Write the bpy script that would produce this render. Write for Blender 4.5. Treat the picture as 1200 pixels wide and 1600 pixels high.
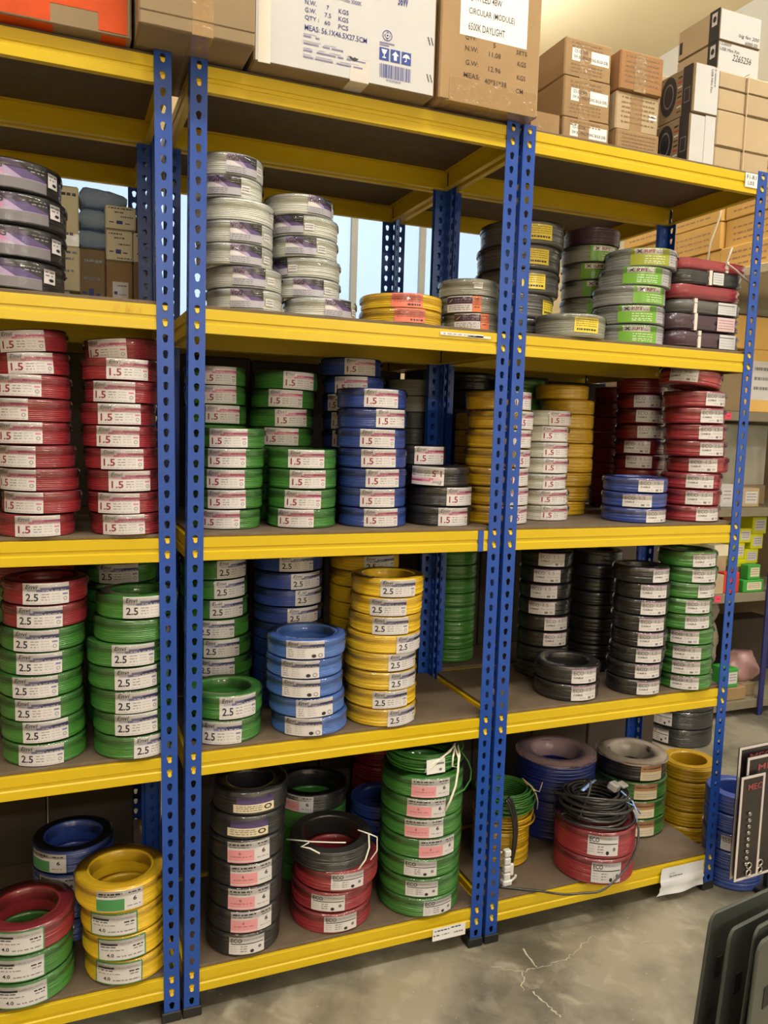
import bpy, math, random
from mathutils import Matrix, Vector
random.seed(7)
for o in list(bpy.data.objects):
    bpy.data.objects.remove(o)
SC = bpy.context.scene
COL = SC.collection

# ------------------------------------------------------------------ camera
cam_d = bpy.data.cameras.new('camera')
cam = bpy.data.objects.new('camera', cam_d)
COL.objects.link(cam)
SC.camera = cam
cam_d.sensor_fit = 'VERTICAL'
cam_d.sensor_height = 24.0
cam_d.lens = 1242.16 / 1600 * 24.0
cam_d.clip_start = 0.05
right = Vector((0.92571343, -0.37707126, 0.02952808))
down = Vector((-0.01153485, -0.10617925, -0.9942801))
fwd = Vector((0.37804972, 0.92007784, -0.10264102))
M = Matrix(((right.x, -down.x, -fwd.x, -0.24885927), (right.y, -down.y, -fwd.y, -2.02297063),
            (right.z, -down.z, -fwd.z, 1.58757004), (0, 0, 0, 1)))
cam.matrix_world = M

# ------------------------------------------------------------------ world, lights, exposure
W = bpy.data.worlds.new('world')
SC.world = W
W.use_nodes = True
W.node_tree.nodes['Background'].inputs[0].default_value = (1.0, 0.96, 0.90, 1)
W.node_tree.nodes['Background'].inputs[1].default_value = 0.12
SC.view_settings.view_transform = 'Standard'
SC.view_settings.look = 'None'
SC.view_settings.gamma = 1.0
SC.view_settings.use_curve_mapping = False
SC.view_settings.exposure = -0.08


def area(name, loc, sx, sy, energy, col=(1, .985, .955), rot=(0, 0, 0)):
    d = bpy.data.lights.new(name, 'AREA')
    d.shape = 'RECTANGLE'
    d.size, d.size_y = sx, sy
    d.energy = energy
    d.color = col
    o = bpy.data.objects.new(name, d)
    o.location = loc
    o.rotation_euler = rot
    COL.objects.link(o)
    return o


LAMPS = [(-0.9, -1.4, 4.25), (0.9, -1.4, 4.25), (2.7, -1.4, 4.25), (-0.2, -4.3, 2.95), (2.4, -4.3, 2.95), (3.3, 0.2, 4.1), (1.85, 3.0, 3.75)]  # last lamp is added out of sight to brighten the ceiling
LAMP_W = [36, 36, 38, 72, 72, 50, 8]
LAMP_UP = [20, 20, 20, 30, 30, 34, 74]  # upward lights added over the housings to lift the ceiling
for i, p in enumerate(LAMPS):
    area('lamp_light', (p[0], p[1], p[2] - 0.03), 1.3, 0.22, LAMP_W[i])
    area('ceiling_fill_light', (p[0], p[1], p[2] + 0.07), 1.3, 0.15, LAMP_UP[i], rot=(math.pi, 0, 0))

# ------------------------------------------------------------------ materials
MATS = {}


def lin(c):
    return tuple(((v / 255) / 12.92 if v <= 10 else (((v / 255) + 0.055) / 1.055) ** 2.4) for v in c)


def new_mat(name):
    m = bpy.data.materials.new(name)
    m.use_nodes = True
    nt = m.node_tree
    return m, nt, nt.nodes['Principled BSDF']


def mat(name, rgb, rough=.5, metal=0, coat=0, coat_rough=.1, noise=0, nscale=20, bump=0, bscale=60, alpha=1, spec=.5, var=0, coatbump=0, stretch=None, detail=4, mix=None, emit=None, estr=0):
    """noise = brightness mottling, mix = second colour mottled in, bump = fine relief, coatbump = crinkled film relief"""
    if name in MATS:
        return MATS[name]
    m, nt, b = new_mat(name)
    c = lin(rgb)
    b.inputs['Base Color'].default_value = (*c, 1)
    b.inputs['Roughness'].default_value = rough
    b.inputs['Metallic'].default_value = metal
    b.inputs['Specular IOR Level'].default_value = spec
    b.inputs['Coat Weight'].default_value = coat
    b.inputs['Coat Roughness'].default_value = coat_rough
    b.inputs['Alpha'].default_value = alpha
    if emit:
        b.inputs['Emission Color'].default_value = (*lin(emit), 1)
        b.inputs['Emission Strength'].default_value = estr
    tc = nt.nodes.new('ShaderNodeTexCoord')
    src = tc.outputs['Object']
    if stretch:
        mp = nt.nodes.new('ShaderNodeMapping')
        mp.inputs['Scale'].default_value = stretch
        nt.links.new(src, mp.inputs[0])
        src = mp.outputs[0]
    if noise or var or mix:
        n = nt.nodes.new('ShaderNodeTexNoise')
        n.inputs['Scale'].default_value = nscale
        n.inputs['Detail'].default_value = detail
        nt.links.new(src, n.inputs['Vector'])
        ramp = nt.nodes.new('ShaderNodeMapRange')
        ramp.inputs[1].default_value, ramp.inputs[2].default_value = .3, .7
        nt.links.new(n.outputs['Fac'], ramp.inputs[0])
        if mix:
            mx = nt.nodes.new('ShaderNodeMix')
            mx.data_type = 'RGBA'
            nt.links.new(ramp.outputs[0], mx.inputs[0])
            mx.inputs[6].default_value = (*c, 1)
            mx.inputs[7].default_value = (*lin(mix), 1)
            colout = mx.outputs[2]
        else:
            rgbn = nt.nodes.new('ShaderNodeRGB')
            rgbn.outputs[0].default_value = (*c, 1)
            colout = rgbn.outputs[0]
        hsv = nt.nodes.new('ShaderNodeHueSaturation')
        nt.links.new(colout, hsv.inputs['Color'])
        mr = nt.nodes.new('ShaderNodeMapRange')
        mr.inputs[3].default_value, mr.inputs[4].default_value = 1 - noise, 1 + noise
        nt.links.new(ramp.outputs[0], mr.inputs[0])
        val = mr.outputs[0]
        if var:
            oi = nt.nodes.new('ShaderNodeObjectInfo')
            m2 = nt.nodes.new('ShaderNodeMapRange')
            m2.inputs[3].default_value, m2.inputs[4].default_value = 1 - var, 1 + var
            nt.links.new(oi.outputs['Random'], m2.inputs[0])
            mu = nt.nodes.new('ShaderNodeMath')
            mu.operation = 'MULTIPLY'
            nt.links.new(val, mu.inputs[0])
            nt.links.new(m2.outputs[0], mu.inputs[1])
            val = mu.outputs[0]
        nt.links.new(val, hsv.inputs['Value'])
        nt.links.new(hsv.outputs[0], b.inputs['Base Color'])
    if bump:
        n2 = nt.nodes.new('ShaderNodeTexNoise')
        n2.inputs['Scale'].default_value = bscale
        n2.inputs['Detail'].default_value = 3
        nt.links.new(src, n2.inputs['Vector'])
        bp = nt.nodes.new('ShaderNodeBump')
        bp.inputs['Strength'].default_value = bump
        bp.inputs['Distance'].default_value = .002
        nt.links.new(n2.outputs['Fac'], bp.inputs['Height'])
        nt.links.new(bp.outputs[0], b.inputs['Normal'])
    if coatbump:
        oi = nt.nodes.new('ShaderNodeObjectInfo')
        ad = nt.nodes.new('ShaderNodeVectorMath')
        ad.operation = 'ADD'
        nt.links.new(tc.outputs['Object'], ad.inputs[0])
        nt.links.new(oi.outputs['Location'], ad.inputs[1])
        n3 = nt.nodes.new('ShaderNodeTexNoise')
        n3.inputs['Scale'].default_value = 45
        n3.inputs['Detail'].default_value = 3
        n3.inputs['Distortion'].default_value = 1.2
        nt.links.new(ad.outputs[0], n3.inputs['Vector'])
        bp3 = nt.nodes.new('ShaderNodeBump')
        bp3.inputs['Strength'].default_value = coatbump
        bp3.inputs['Distance'].default_value = .004
        nt.links.new(n3.outputs['Fac'], bp3.inputs['Height'])
        nt.links.new(bp3.outputs[0], b.inputs['Coat Normal'])
    MATS[name] = m
    return m


YEL = mat('yellow_paint', (214, 182, 20), .33, noise=.05, nscale=3, bump=.05, bscale=400)
BLU = mat('blue_paint', (30, 74, 164), .3, noise=.06, nscale=8, bump=.06, bscale=300)
BOARD = mat('chipboard', (104, 89, 72), .7, noise=.10, nscale=30, bump=.1, bscale=200, detail=8)
RUB = mat('black_plastic', (34, 34, 33), .5, noise=.1)
RIV = mat('rivet_yellow', (240, 200, 60), .3)

WIRE = {'red': (148, 41, 50), 'green': (62, 126, 48), 'blue': (44, 70, 148), 'sky': (72, 114, 190), 'navy': (28, 42, 112), 'yellow': (228, 188, 30),
        'amber': (192, 150, 18), 'black': (34, 33, 33), 'white': (206, 208, 202), 'grey': (152, 152, 142), 'silver': (148, 150, 146),
        'slate': (84, 83, 82), 'darkred': (116, 24, 31), 'plum': (66, 38, 54)}
WORD = {'sky': 'light blue', 'navy': 'dark blue', 'amber': 'yellow', 'silver': 'shiny grey', 'slate': 'dark grey', 'darkred': 'dark red', 'plum': 'dark purple'}


def wire_mat(c):
    return mat('wire_' + c, WIRE[c], .45, coat=.75, coat_rough=.06, noise=.10, nscale=14, var=.10, coatbump=.35, stretch=(1, 1, 5))


def paper(name, rgb, coat=.1):
    return mat('print_' + name, rgb, .55, coat=coat, coat_rough=.12, coatbump=.2 if coat else 0)


def film_mat():
    """clear shrink film: see-through with Fresnel reflections on a crinkled surface and a little milkiness"""
    m = bpy.data.materials.new('shrink_film')
    m.use_nodes = True
    nt = m.node_tree
    nt.nodes.remove(nt.nodes['Principled BSDF'])
    out = nt.nodes['Material Output']
    tc = nt.nodes.new('ShaderNodeTexCoord')
    oi = nt.nodes.new('ShaderNodeObjectInfo')
    ad = nt.nodes.new('ShaderNodeVectorMath')
    ad.operation = 'ADD'
    nt.links.new(tc.outputs['Object'], ad.inputs[0])
    nt.links.new(oi.outputs['Location'], ad.inputs[1])
    n1 = nt.nodes.new('ShaderNodeTexNoise')
    n1.inputs['Scale'].default_value = 24
    n1.inputs['Detail'].default_value = 4
    n1.inputs['Distortion'].default_value = 1.5
    nt.links.new(ad.outputs[0], n1.inputs['Vector'])
    bp = nt.nodes.new('ShaderNodeBump')
    bp.inputs['Strength'].default_value = .22
    bp.inputs['Distance'].default_value = .004
    nt.links.new(n1.outputs['Fac'], bp.inputs['Height'])
    fr = nt.nodes.new('ShaderNodeFresnel')
    fr.inputs['IOR'].default_value = 1.5
    nt.links.new(bp.outputs[0], fr.inputs['Normal'])
    gl = nt.nodes.new('ShaderNodeBsdfGlossy')
    gl.inputs['Roughness'].default_value = .035
    nt.links.new(bp.outputs[0], gl.inputs['Normal'])
    tr = nt.nodes.new('ShaderNodeBsdfTransparent')
    df = nt.nodes.new('ShaderNodeBsdfDiffuse')
    df.inputs['Color'].default_value = (.62, .60, .62, 1)
    mx1 = nt.nodes.new('ShaderNodeMixShader')
    mx1.inputs[0].default_value = .012
    nt.links.new(tr.outputs[0], mx1.inputs[1])
    nt.links.new(df.outputs[0], mx1.inputs[2])
    mx2 = nt.nodes.new('ShaderNodeMixShader')
    nt.links.new(fr.outputs[0], mx2.inputs[0])
    nt.links.new(mx1.outputs[0], mx2.inputs[1])
    nt.links.new(gl.outputs[0], mx2.inputs[2])
    nt.links.new(mx2.outputs[0], out.inputs['Surface'])
    return m


SHRINK = film_mat()


# ------------------------------------------------------------------ mesh helpers
def make_obj(name, verts, faces, mats, parent=None, smooth=False, midx=None, loc=None, rot=None, mesh=None):
    if mesh is None:
        mesh = bpy.data.meshes.new(name)
        mesh.from_pydata([tuple(v) for v in verts], [], faces)
        for m in (mats if isinstance(mats, (list, tuple)) else [mats]):
            mesh.materials.append(m)
        if midx is not None:
            mesh.polygons.foreach_set('material_index', midx)
        if smooth:
            mesh.polygons.foreach_set('use_smooth', [True] * len(mesh.polygons))
        mesh.update()
    o = bpy.data.objects.new(name, mesh)
    COL.objects.link(o)
    if parent is not None:
        o.parent = parent
    if loc is not None:
        o.location = loc
    if rot is not None:
        o.rotation_euler = rot
    return o


def empty(name, loc=(0, 0, 0), rot=(0, 0, 0)):
    o = bpy.data.objects.new(name, None)
    o.location = loc
    o.rotation_euler = rot
    o.empty_display_size = .05
    COL.objects.link(o)
    return o


LABELS = set()


def tag(o, label, cat, group=None, kind=None):
    o['label'] = label
    o['category'] = cat
    if group:
        o['group'] = group
    if kind:
        o['kind'] = kind
    return o


class MB:
    """collects boxes, tubes and faces for one mesh"""

    def __init__(s):
        s.v, s.f, s.m = [], [], []

    def add(s, v, f, m=0):
        n = len(s.v)
        s.v += [tuple(p) for p in v]
        s.f += [tuple(i + n for i in q) for q in f]
        s.m += [m] * len(f)

    def box(s, x0, y0, z0, x1, y1, z1, m=0, c=0.0):
        if c <= 0:
            v = [(x0, y0, z0), (x1, y0, z0), (x1, y1, z0), (x0, y1, z0), (x0, y0, z1), (x1, y0, z1), (x1, y1, z1), (x0, y1, z1)]
            s.add(v, [(0, 3, 2, 1), (4, 5, 6, 7), (0, 1, 5, 4), (1, 2, 6, 5), (2, 3, 7, 6), (3, 0, 4, 7)], m)
            return
        # chamfered box: 24 verts
        v, idx = [], {}
        X, Y, Z = (x0, x1), (y0, y1), (z0, z1)
        for i in (0, 1):
            for j in (0, 1):
                for k in (0, 1):
                    sx, sy, sz = 1 - 2 * i, 1 - 2 * j, 1 - 2 * k
                    for a, d in (('x', (0, sy * c, sz * c)), ('y', (sx * c, 0, sz * c)), ('z', (sx * c, sy * c, 0))):
                        idx[(i, j, k, a)] = len(v)
                        v.append((X[i] + d[0], Y[j] + d[1], Z[k] + d[2]))
        f = []
        for i in (0, 1):
            q = [idx[(i, 0, 0, 'x')], idx[(i, 1, 0, 'x')], idx[(i, 1, 1, 'x')], idx[(i, 0, 1, 'x')]]
            f.append(q if i else q[::-1])
            q = [idx[(0, i, 0, 'y')], idx[(1, i, 0, 'y')], idx[(1, i, 1, 'y')], idx[(0, i, 1, 'y')]]
            f.append(q[::-1] if i else q)
            q = [idx[(0, 0, i, 'z')], idx[(1, 0, i, 'z')], idx[(1, 1, i, 'z')], idx[(0, 1, i, 'z')]]
            f.append(q if i else q[::-1])
        for a in (0, 1):
            for b2 in (0, 1):
                f.append([idx[(a, b2, 0, 'x')], idx[(a, b2, 0, 'y')], idx[(a, b2, 1, 'y')], idx[(a, b2, 1, 'x')]])
                f.append([idx[(a, 0, b2, 'x')], idx[(a, 0, b2, 'z')], idx[(a, 1, b2, 'z')], idx[(a, 1, b2, 'x')]])
                f.append([idx[(0, a, b2, 'y')], idx[(0, a, b2, 'z')], idx[(1, a, b2, 'z')], idx[(1, a, b2, 'y')]])
                for k in (0, 1):
                    f.append([idx[(a, b2, k, 'x')], idx[(a, b2, k, 'y')], idx[(a, b2, k, 'z')]])
        s.add(v, f, m)

    def tube(s, pts, rad, sides=8, m=0, closed=False, flat=1.0):
        P = [Vector(p) for p in pts]
        n = len(P)
        rings = []
        up = Vector((0, 0, 1))
        prev = None
        for i in range(n):
            a = P[(i - 1) % n] if (closed or i) else P[i]
            b2 = P[(i + 1) % n] if (closed or i < n - 1) else P[i]
            t = (b2 - a).normalized()
            if prev is None:
                ref = up if abs(t.z) < .9 else Vector((1, 0, 0))
                u = t.cross(ref).normalized()
            else:
                u = (prev - t * prev.dot(t)).normalized()
            prev = u
            w = t.cross(u)
            r = rad[i] if isinstance(rad, (list, tuple)) else rad
            rings.append([P[i] + u * (r * math.cos(2 * math.pi * k / sides)) + w * (r * flat * math.sin(2 * math.pi * k / sides)) for k in range(sides)])
        v = [p for rg in rings for p in rg]
        f = []
        for i in range(n if closed else n - 1):
            j = (i + 1) % n
            for k in range(sides):
                k2 = (k + 1) % sides
                f.append((i * sides + k, i * sides + k2, j * sides + k2, j * sides + k))
        if not closed:
            f.append(tuple(range(sides))[::-1])
            f.append(tuple((n - 1) * sides + k for k in range(sides)))
        s.add(v, f, m)

    def lathe(s, prof, seg=40, m=0, wob=None, closed=True):
        """prof list of (rho,z); wob(i,angle)->d rho"""
        n = len(prof)
        v = []
        for j in range(seg):
            a = 2 * math.pi * j / seg
            ca, sa = math.cos(a), math.sin(a)
            for i, (r, z) in enumerate(prof):
                rr = r + (wob(i, a) if wob else 0)
                v.append((rr * ca, rr * sa, z))
        f = []
        for j in range(seg):
            j2 = (j + 1) % seg
            for i in range(n if closed else n - 1):
                i2 = (i + 1) % n
                f.append((j * n + i, j2 * n + i, j2 * n + i2, j * n + i2))
        s.add(v, f, m)

    def build(s, name, mats, parent=None, smooth=False, loc=None, rot=None):
        return make_obj(name, s.v, s.f, mats, parent, smooth, s.m, loc, rot)


def link_mesh(name, mesh, parent=None, loc=None, rot=None):
    return make_obj(name, None, None, None, parent, mesh=mesh, loc=loc, rot=rot)


# ------------------------------------------------------------------ flat print (labels), bent onto coils or laid on boxes
TXT = {}


def text2d(body, bold=0.0, shear=0.0):
    k = (body, bold, shear)
    if k not in TXT:
        cu = bpy.data.curves.new('t', 'FONT')
        cu.body = body
        cu.size = 1.0
        cu.resolution_u = 2
        cu.offset = bold
        cu.shear = shear
        o = bpy.data.objects.new('t', cu)
        COL.objects.link(o)
        bpy.context.view_layer.update()
        dg = bpy.context.evaluated_depsgraph_get()
        me = o.evaluated_get(dg).to_mesh()
        v = [(p.co.x, p.co.y) for p in me.vertices]
        f = [tuple(p.vertices) for p in me.polygons]
        o.evaluated_get(dg).to_mesh_clear()
        bpy.data.objects.remove(o)
        bpy.data.curves.remove(cu)
        if v:
            x0 = min(p[0] for p in v); x1 = max(p[0] for p in v)
            y0 = min(p[1] for p in v); y1 = max(p[1] for p in v)
            v = [((a - x0) / (x1 - x0), (b - y0) / (y1 - y0)) for a, b in v]
            asp = (x1 - x0) / (y1 - y0)
        else:
            asp = 1
        TXT[k] = (v, f, asp)
    return TXT[k]


class Print:
    """flat artwork in a unit square W x H metres; u right, v up, origin lower left"""

    def __init__(s, W_, H_, seed=1):
        s.W, s.H = W_, H_
        s.v, s.f, s.m, s.names = [], [], [], []
        s.rng = random.Random(seed)

    def mi(s, name):
        if name not in s.names:
            s.names.append(name)
        return s.names.index(name)

    def rect(s, u0, v0, u1, v1, name, lay=1, seg=.006):
        n = max(1, int(abs(u1 - u0) * s.W / seg))
        b = len(s.v)
        for i in range(n + 1):
            u = u0 + (u1 - u0) * i / n
            s.v += [(u * s.W, v0 * s.H, lay), (u * s.W, v1 * s.H, lay)]
        for i in range(n):
            s.f.append((b + 2 * i, b + 2 * i + 2, b + 2 * i + 3, b + 2 * i + 1))
            s.m.append(s.mi(name))

    def poly(s, pts, name, lay=1):
        us = [p[0] for p in pts]
        if (len(pts) <= 6 or len(pts) >= 14) and (max(us) - min(us)) * s.W > .008:
            n = int((max(us) - min(us)) * s.W / .006) + 1
            for k in range(n):
                a = min(us) + (max(us) - min(us)) * k / n
                c = min(us) + (max(us) - min(us)) * (k + 1) / n
                q = pts
                for lim, sg in ((a, 1), (c, -1)):
                    out = []
                    for i in range(len(q)):
                        p0, p1 = q[i], q[(i + 1) % len(q)]
                        i0, i1 = sg * (p0[0] - lim) >= -1e-9, sg * (p1[0] - lim) >= -1e-9
                        if i0:
                            out.append(p0)
                        if i0 != i1:
                            t = (lim - p0[0]) / (p1[0] - p0[0])
                            out.append((lim, p0[1] + (p1[1] - p0[1]) * t))
                    q = out
                    if len(q) < 3:
                        break
                if len(q) >= 3:
                    b = len(s.v)
                    s.v += [(u * s.W, v * s.H, lay) for u, v in q]
                    s.f.append(tuple(range(b, b + len(q))))
                    s.m.append(s.mi(name))
            return
        b = len(s.v)
        s.v += [(u * s.W, v * s.H, lay) for u, v in pts]
        s.f.append(tuple(range(b, b + len(pts))))
        s.m.append(s.mi(name))

    def text(s, body, u0, v0, u1, v1, name, lay=2, bold=0.0, shear=0.0, rot=False):
        v, f, asp = text2d(body, bold, shear)
        b = len(s.v)
        if rot:
            s.v += [((u0 + (u1 - u0) * q) * s.W, (v1 - (v1 - v0) * p) * s.H, lay) for p, q in v]
        else:
            s.v += [((u0 + (u1 - u0) * p) * s.W, (v0 + (v1 - v0) * q) * s.H, lay) for p, q in v]
        for q in f:
            s.f.append(tuple(i + b for i in q))
            s.m.append(s.mi(name))

    def dashes(s, u0, u1, v, hgt, name, lay=2, fill=.8):
        u = u0
        while u < u1 - .01:
            w = s.rng.uniform(.03, .11)
            e = min(u1, u + w)
            s.rect(u, v - hgt / 2, e, v + hgt / 2, name, lay, .012)
            u = e + s.rng.uniform(.012, .03) / fill

    def ring(s, cu, cv, ru, rv, name, lay=2, inner=.8, n=16):
        b = len(s.v)
        for i in range(n):
            a = 2 * math.pi * i / n
            s.v += [((cu + ru * math.cos(a)) * s.W, (cv + rv * math.sin(a)) * s.H, lay),
                    ((cu + inner * ru * math.cos(a)) * s.W, (cv + inner * rv * math.sin(a)) * s.H, lay)]
        for i in range(n):
            j = (i + 1) % n
            s.f.append((b + 2 * i, b + 2 * j, b + 2 * j + 1, b + 2 * i + 1))
            s.m.append(s.mi(name))

    def disc(s, cu, cv, ru, rv, name, lay=2, n=14):
        s.poly([(cu + ru * math.cos(2 * math.pi * i / n), cv + rv * math.sin(2 * math.pi * i / n)) for i in range(n)], name, lay)

    def mats(s):
        return [PM[n] for n in s.names]

    def bend(s, name, R, flip=False):
        """mesh wrapped round a cylinder of radius R about z, facing -y, centred on height 0"""
        out = []
        for u, v, l in s.v:
            a = (u - s.W / 2) / R
            z = v - s.H / 2
            if flip:
                a, z = -a, -z
            r = R + .00022 * l
            out.append((r * math.sin(a), -r * math.cos(a), z))
        me = bpy.data.meshes.new(name)
        me.from_pydata(out, [], s.f)
        for m_ in s.mats():
            me.materials.append(m_)
        me.polygons.foreach_set('material_index', s.m)
        me.update()
        return me

    def flat(s, name, parent, origin, ux, uy, n, first=0):
        """laid on a plane: origin + u*ux + v*uy, proud along n"""
        o, ux, uy, n = Vector(origin), Vector(ux), Vector(uy), Vector(n)
        return make_obj(name, [o + ux * u + uy * v + n * (.0004 * l) for u, v, l in s.v], s.f, s.mats(), parent, midx=s.m)


PM = {}
for nm, c in {'faint': (132, 102, 68), 'paper': (214, 210, 212), 'ink': (40, 38, 44), 'grey': (120, 116, 122), 'lgrey': (172, 168, 172), 'magenta': (176, 60, 112), 'mag2': (202, 120, 156),
              'mag3': (222, 180, 198), 'magd': (140, 40, 70), 'navy': (58, 58, 112), 'navy2': (120, 118, 160), 'navy3': (180, 178, 200), 'navyd': (44, 42, 62),
              'pink': (222, 150, 156), 'pinkd': (150, 70, 76), 'green': (72, 142, 84), 'rptg': (110, 168, 50), 'olive': (152, 160, 40), 'pale': (216, 228, 196),
              'lilac': (168, 148, 188), 'purple': (84, 66, 118), 'dark': (40, 40, 44), 'silver': (172, 170, 182), 'yellow': (232, 208, 60), 'salmon': (232, 124, 104),
              'plum': (78, 46, 66), 'orange': (222, 112, 62), 'cream': (222, 208, 176), 'tan': (178, 130, 90), 'blueink': (48, 56, 130), 'boxblue': (38, 66, 150),
              'boxink': (74, 56, 40), 'red': (190, 40, 44), 'fade': (196, 168, 130), 'white': (236, 236, 236), 'rosepurple': (196, 130, 176)}.items():
    PM[nm] = paper(nm, c, 0.0 if nm in ('boxink', 'fade', 'blueink', 'boxblue') else .3)


def art(kind, h, seed):
    """artwork of one printed coil label"""
    if kind in ('e15', 'e25', 'e25b'):
        A = Print(.104 if kind == 'e15' else .108, h * .90, seed)
        a, b, c, d = ('magenta', 'mag2', 'mag3', 'magd') if kind == 'e15' else ('navy', 'navy2', 'navy3', 'navyd')
        A.rect(0, 0, 1, 1, 'paper', 0)
        A.rect(.10, .60, .30, .71, c); A.rect(.30, .60, .55, .71, b); A.rect(.55, .62, 1, .71, b if kind == 'e15' else a)
        A.rect(.38, .71, .62, .80, b); A.rect(.62, .69, 1, .80, a)
        A.text('Envi', .06, .74, .33, .94, 'grey' if kind == 'e15' else 'navyd', 3, .01, .25)
        A.dashes(.42, .95, .66, .03, 'paper', 3)
        if kind != 'e25b':
            A.text('1.5' if kind == 'e15' else '2.5', .07, .16, .34, .52, d, 2, .02)
            for vv in (.48, .35, .22):
                A.dashes(.40, .57, vv, .035, 'grey'); A.dashes(.62, .80, vv + .01, .03, 'lgrey')
            A.rect(.85, .42, .97, .50, b); A.ring(.91, .24, .045, .09, 'grey', 2, .7)
            A.dashes(.06, .95, .07, .025, 'lgrey')
        else:
            for vv in (.5, .38, .26, .14):
                A.dashes(.06, .20, vv, .035, 'grey'); A.dashes(.30, .5, vv, .03, 'lgrey')
            A.disc(.72, .16, .06, .10, 'ink'); A.ring(.89, .18, .06, .12, 'grey', 2, .7)
    elif kind == 'eco':
        A = Print(.094, h * .80, seed)
        A.rect(0, 0, 1, 1, 'paper', 0)
        A.rect(0, .94, 1, 1, 'rosepurple')
        A.text('ECO', .07, .58, .42, .86, 'grey', 2, .005)
        A.text('1.5', .56, .60, .76, .86, 'grey', 2, .0)
        A.text('CABLE', .07, .34, .40, .46, 'ink', 2, .02)
        A.dashes(.8, .97, .7, .05, 'lgrey'); A.dashes(.5, .95, .42, .05, 'lgrey')
        A.dashes(.3, .55, .16, .05, 'lgrey'); A.rect(.62, .08, .74, .24, 'grey'); A.rect(.8, .1, .92, .26, 'lgrey')
    elif kind == 'ecol':
        A = Print(.100, h * .74, seed)
        A.rect(0, 0, 1, 1, 'paper', 0)
        A.text('ECO', .05, .68, .36, .92, 'ink', 2, .02)
        A.dashes(.42, .96, .84, .06, 'lgrey'); A.rect(.05, .58, .97, .63, 'ink')
        for vv in (.46, .32, .18):
            A.dashes(.05, .22, vv, .04, 'lgrey'); A.dashes(.32, .52, vv, .05, 'grey')
        A.disc(.64, .16, .055, .10, 'ink'); A.disc(.86, .34, .05, .10, 'grey')
    elif kind == 'pin':
        A = Print(.120, h * .88, seed)
        A.rect(0, 0, 1, 1, 'paper', 0)
        A.dashes(.05, .58, .87, .07, 'ink'); A.dashes(.05, .50, .74, .04, 'grey')
        A.rect(0, .10, .62, .62, 'pink'); A.text('6', .27, .40, .32, .54, 'ink'); A.dashes(.08, .56, .30, .03, 'pinkd')
        A.rect(0, 0, .62, .06, 'pink')
        A.dashes(.70, .94, .87, .06, 'ink'); A.dashes(.72, .9, .74, .035, 'grey')
        A.text('6', .80, .40, .88, .62, 'ink', 2, .03); A.dashes(.68, .96, .22, .03, 'grey')
    elif kind in ('gl', 'gl2'):
        A = Print(.118, h * .78, seed)
        A.rect(0, 0, 1, 1, 'paper', 0)
        if kind == 'gl':
            A.rect(-.03, -.05, 1.03, 1.08, 'green', -1)
            A.rect(.04, .74, .42, .84, 'navyd'); A.dashes(.04, .4, .66, .05, 'ink'); A.dashes(.5, .95, .84, .03, 'lgrey')
            A.dashes(.05, .55, .50, .04, 'grey'); A.text('4.0', .18, .16, .34, .34, 'ink', 2, .02)
            A.dashes(.74, .96, .62, .07, 'ink'); A.dashes(.76, .95, .48, .05, 'grey'); A.dashes(.4, .96, .18, .05, 'grey')
        else:
            A.dashes(.05, .55, .86, .08, 'ink'); A.dashes(.05, .42, .74, .05, 'grey'); A.rect(0, .02, .60, .60, 'green')
            A.dashes(.68, .94, .86, .06, 'ink'); A.text('6', .78, .42, .86, .64, 'ink', 2, .03); A.dashes(.66, .95, .2, .04, 'grey')
    elif kind in ('vgg', 'vggd'):
        A = Print(.086 if kind == 'vgg' else .16, h * .86, seed)
        A.rect(0, 0, 1, 1, 'lilac', 0)
        A.rect(0, 0, 1, .40, 'silver' if kind == 'vgg' else 'grey', 1)
        A.poly([(0, .40), (.5, .40), (.2, .62), (0, .66)], 'paper' if kind == 'vgg' else 'silver', 1)
        A.poly([(.22, 1), (.62, .42), (1, .42), (1, 1)], 'purple', 1)
        A.poly([(.50, 1), (.70, .70), (1, .46), (1, 1)], 'dark', 2)
        A.dashes(.70, .96, .82, .035, 'silver', 3); A.dashes(.74, .97, .70, .03, 'lgrey', 3)
        A.text('VGG', .03, .66, .36, .93, 'dark', 3, .01)
        for vv in (.32, .22, .12):
            A.dashes(.05, .6, vv, .035, 'grey', 2)
        A.rect(0, 0, 1, .04, 'dark', 2)
        if kind == 'vggd':
            A.poly([(0, .42), (.4, .42), (.22, 1), (0, 1)], 'rosepurple', 1)
            A.rect(1.03, .34, 1.25, .86, 'paper', 2); A.dashes(1.05, 1.22, .76, .05, 'grey', 3); A.dashes(1.06, 1.2, .64, .05, 'grey', 3)
            A.disc(1.17, .48, .05, .06, 'ink', 3)
    elif kind in ('rpt', 'rpto'):
        A = Print(.128, h * .88, seed)
        g = 'rptg' if kind == 'rpt' else 'olive'
        A.rect(0, 0, 1, 1, g, 0); A.rect(.10, .64, .78, .95, 'paper', 1)
        A.poly([(.14, .70), (.18, .70), (.28, .89), (.24, .89)], 'ink', 2); A.poly([(.24, .70), (.28, .70), (.18, .89), (.14, .89)], 'ink', 3)
        A.text('RPT', .33, .70, .60, .89, 'red' if kind == 'rpto' else 'magd', 2, .02)
        A.dashes(.62, .74, .73, .04, 'grey', 2)
        for vv in (.50, .36, .22, .12):
            A.dashes(.34, .86, vv, .04, 'pale', 2)
        A.rect(1.0, .02, 1.30, .98, 'silver', 0)
        for vv in (.85, .7, .55, .4, .25):
            A.dashes(1.04, 1.28, vv, .05, 'grey', 1)
    elif kind == 'yel':
        A = Print(.082, h * .62, seed)
        A.rect(0, 0, 1, 1, 'yellow', 0)
        for vv in (.86, .72, .58, .44):
            A.dashes(.06, .92, vv, .035, 'boxink', 2)
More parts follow.
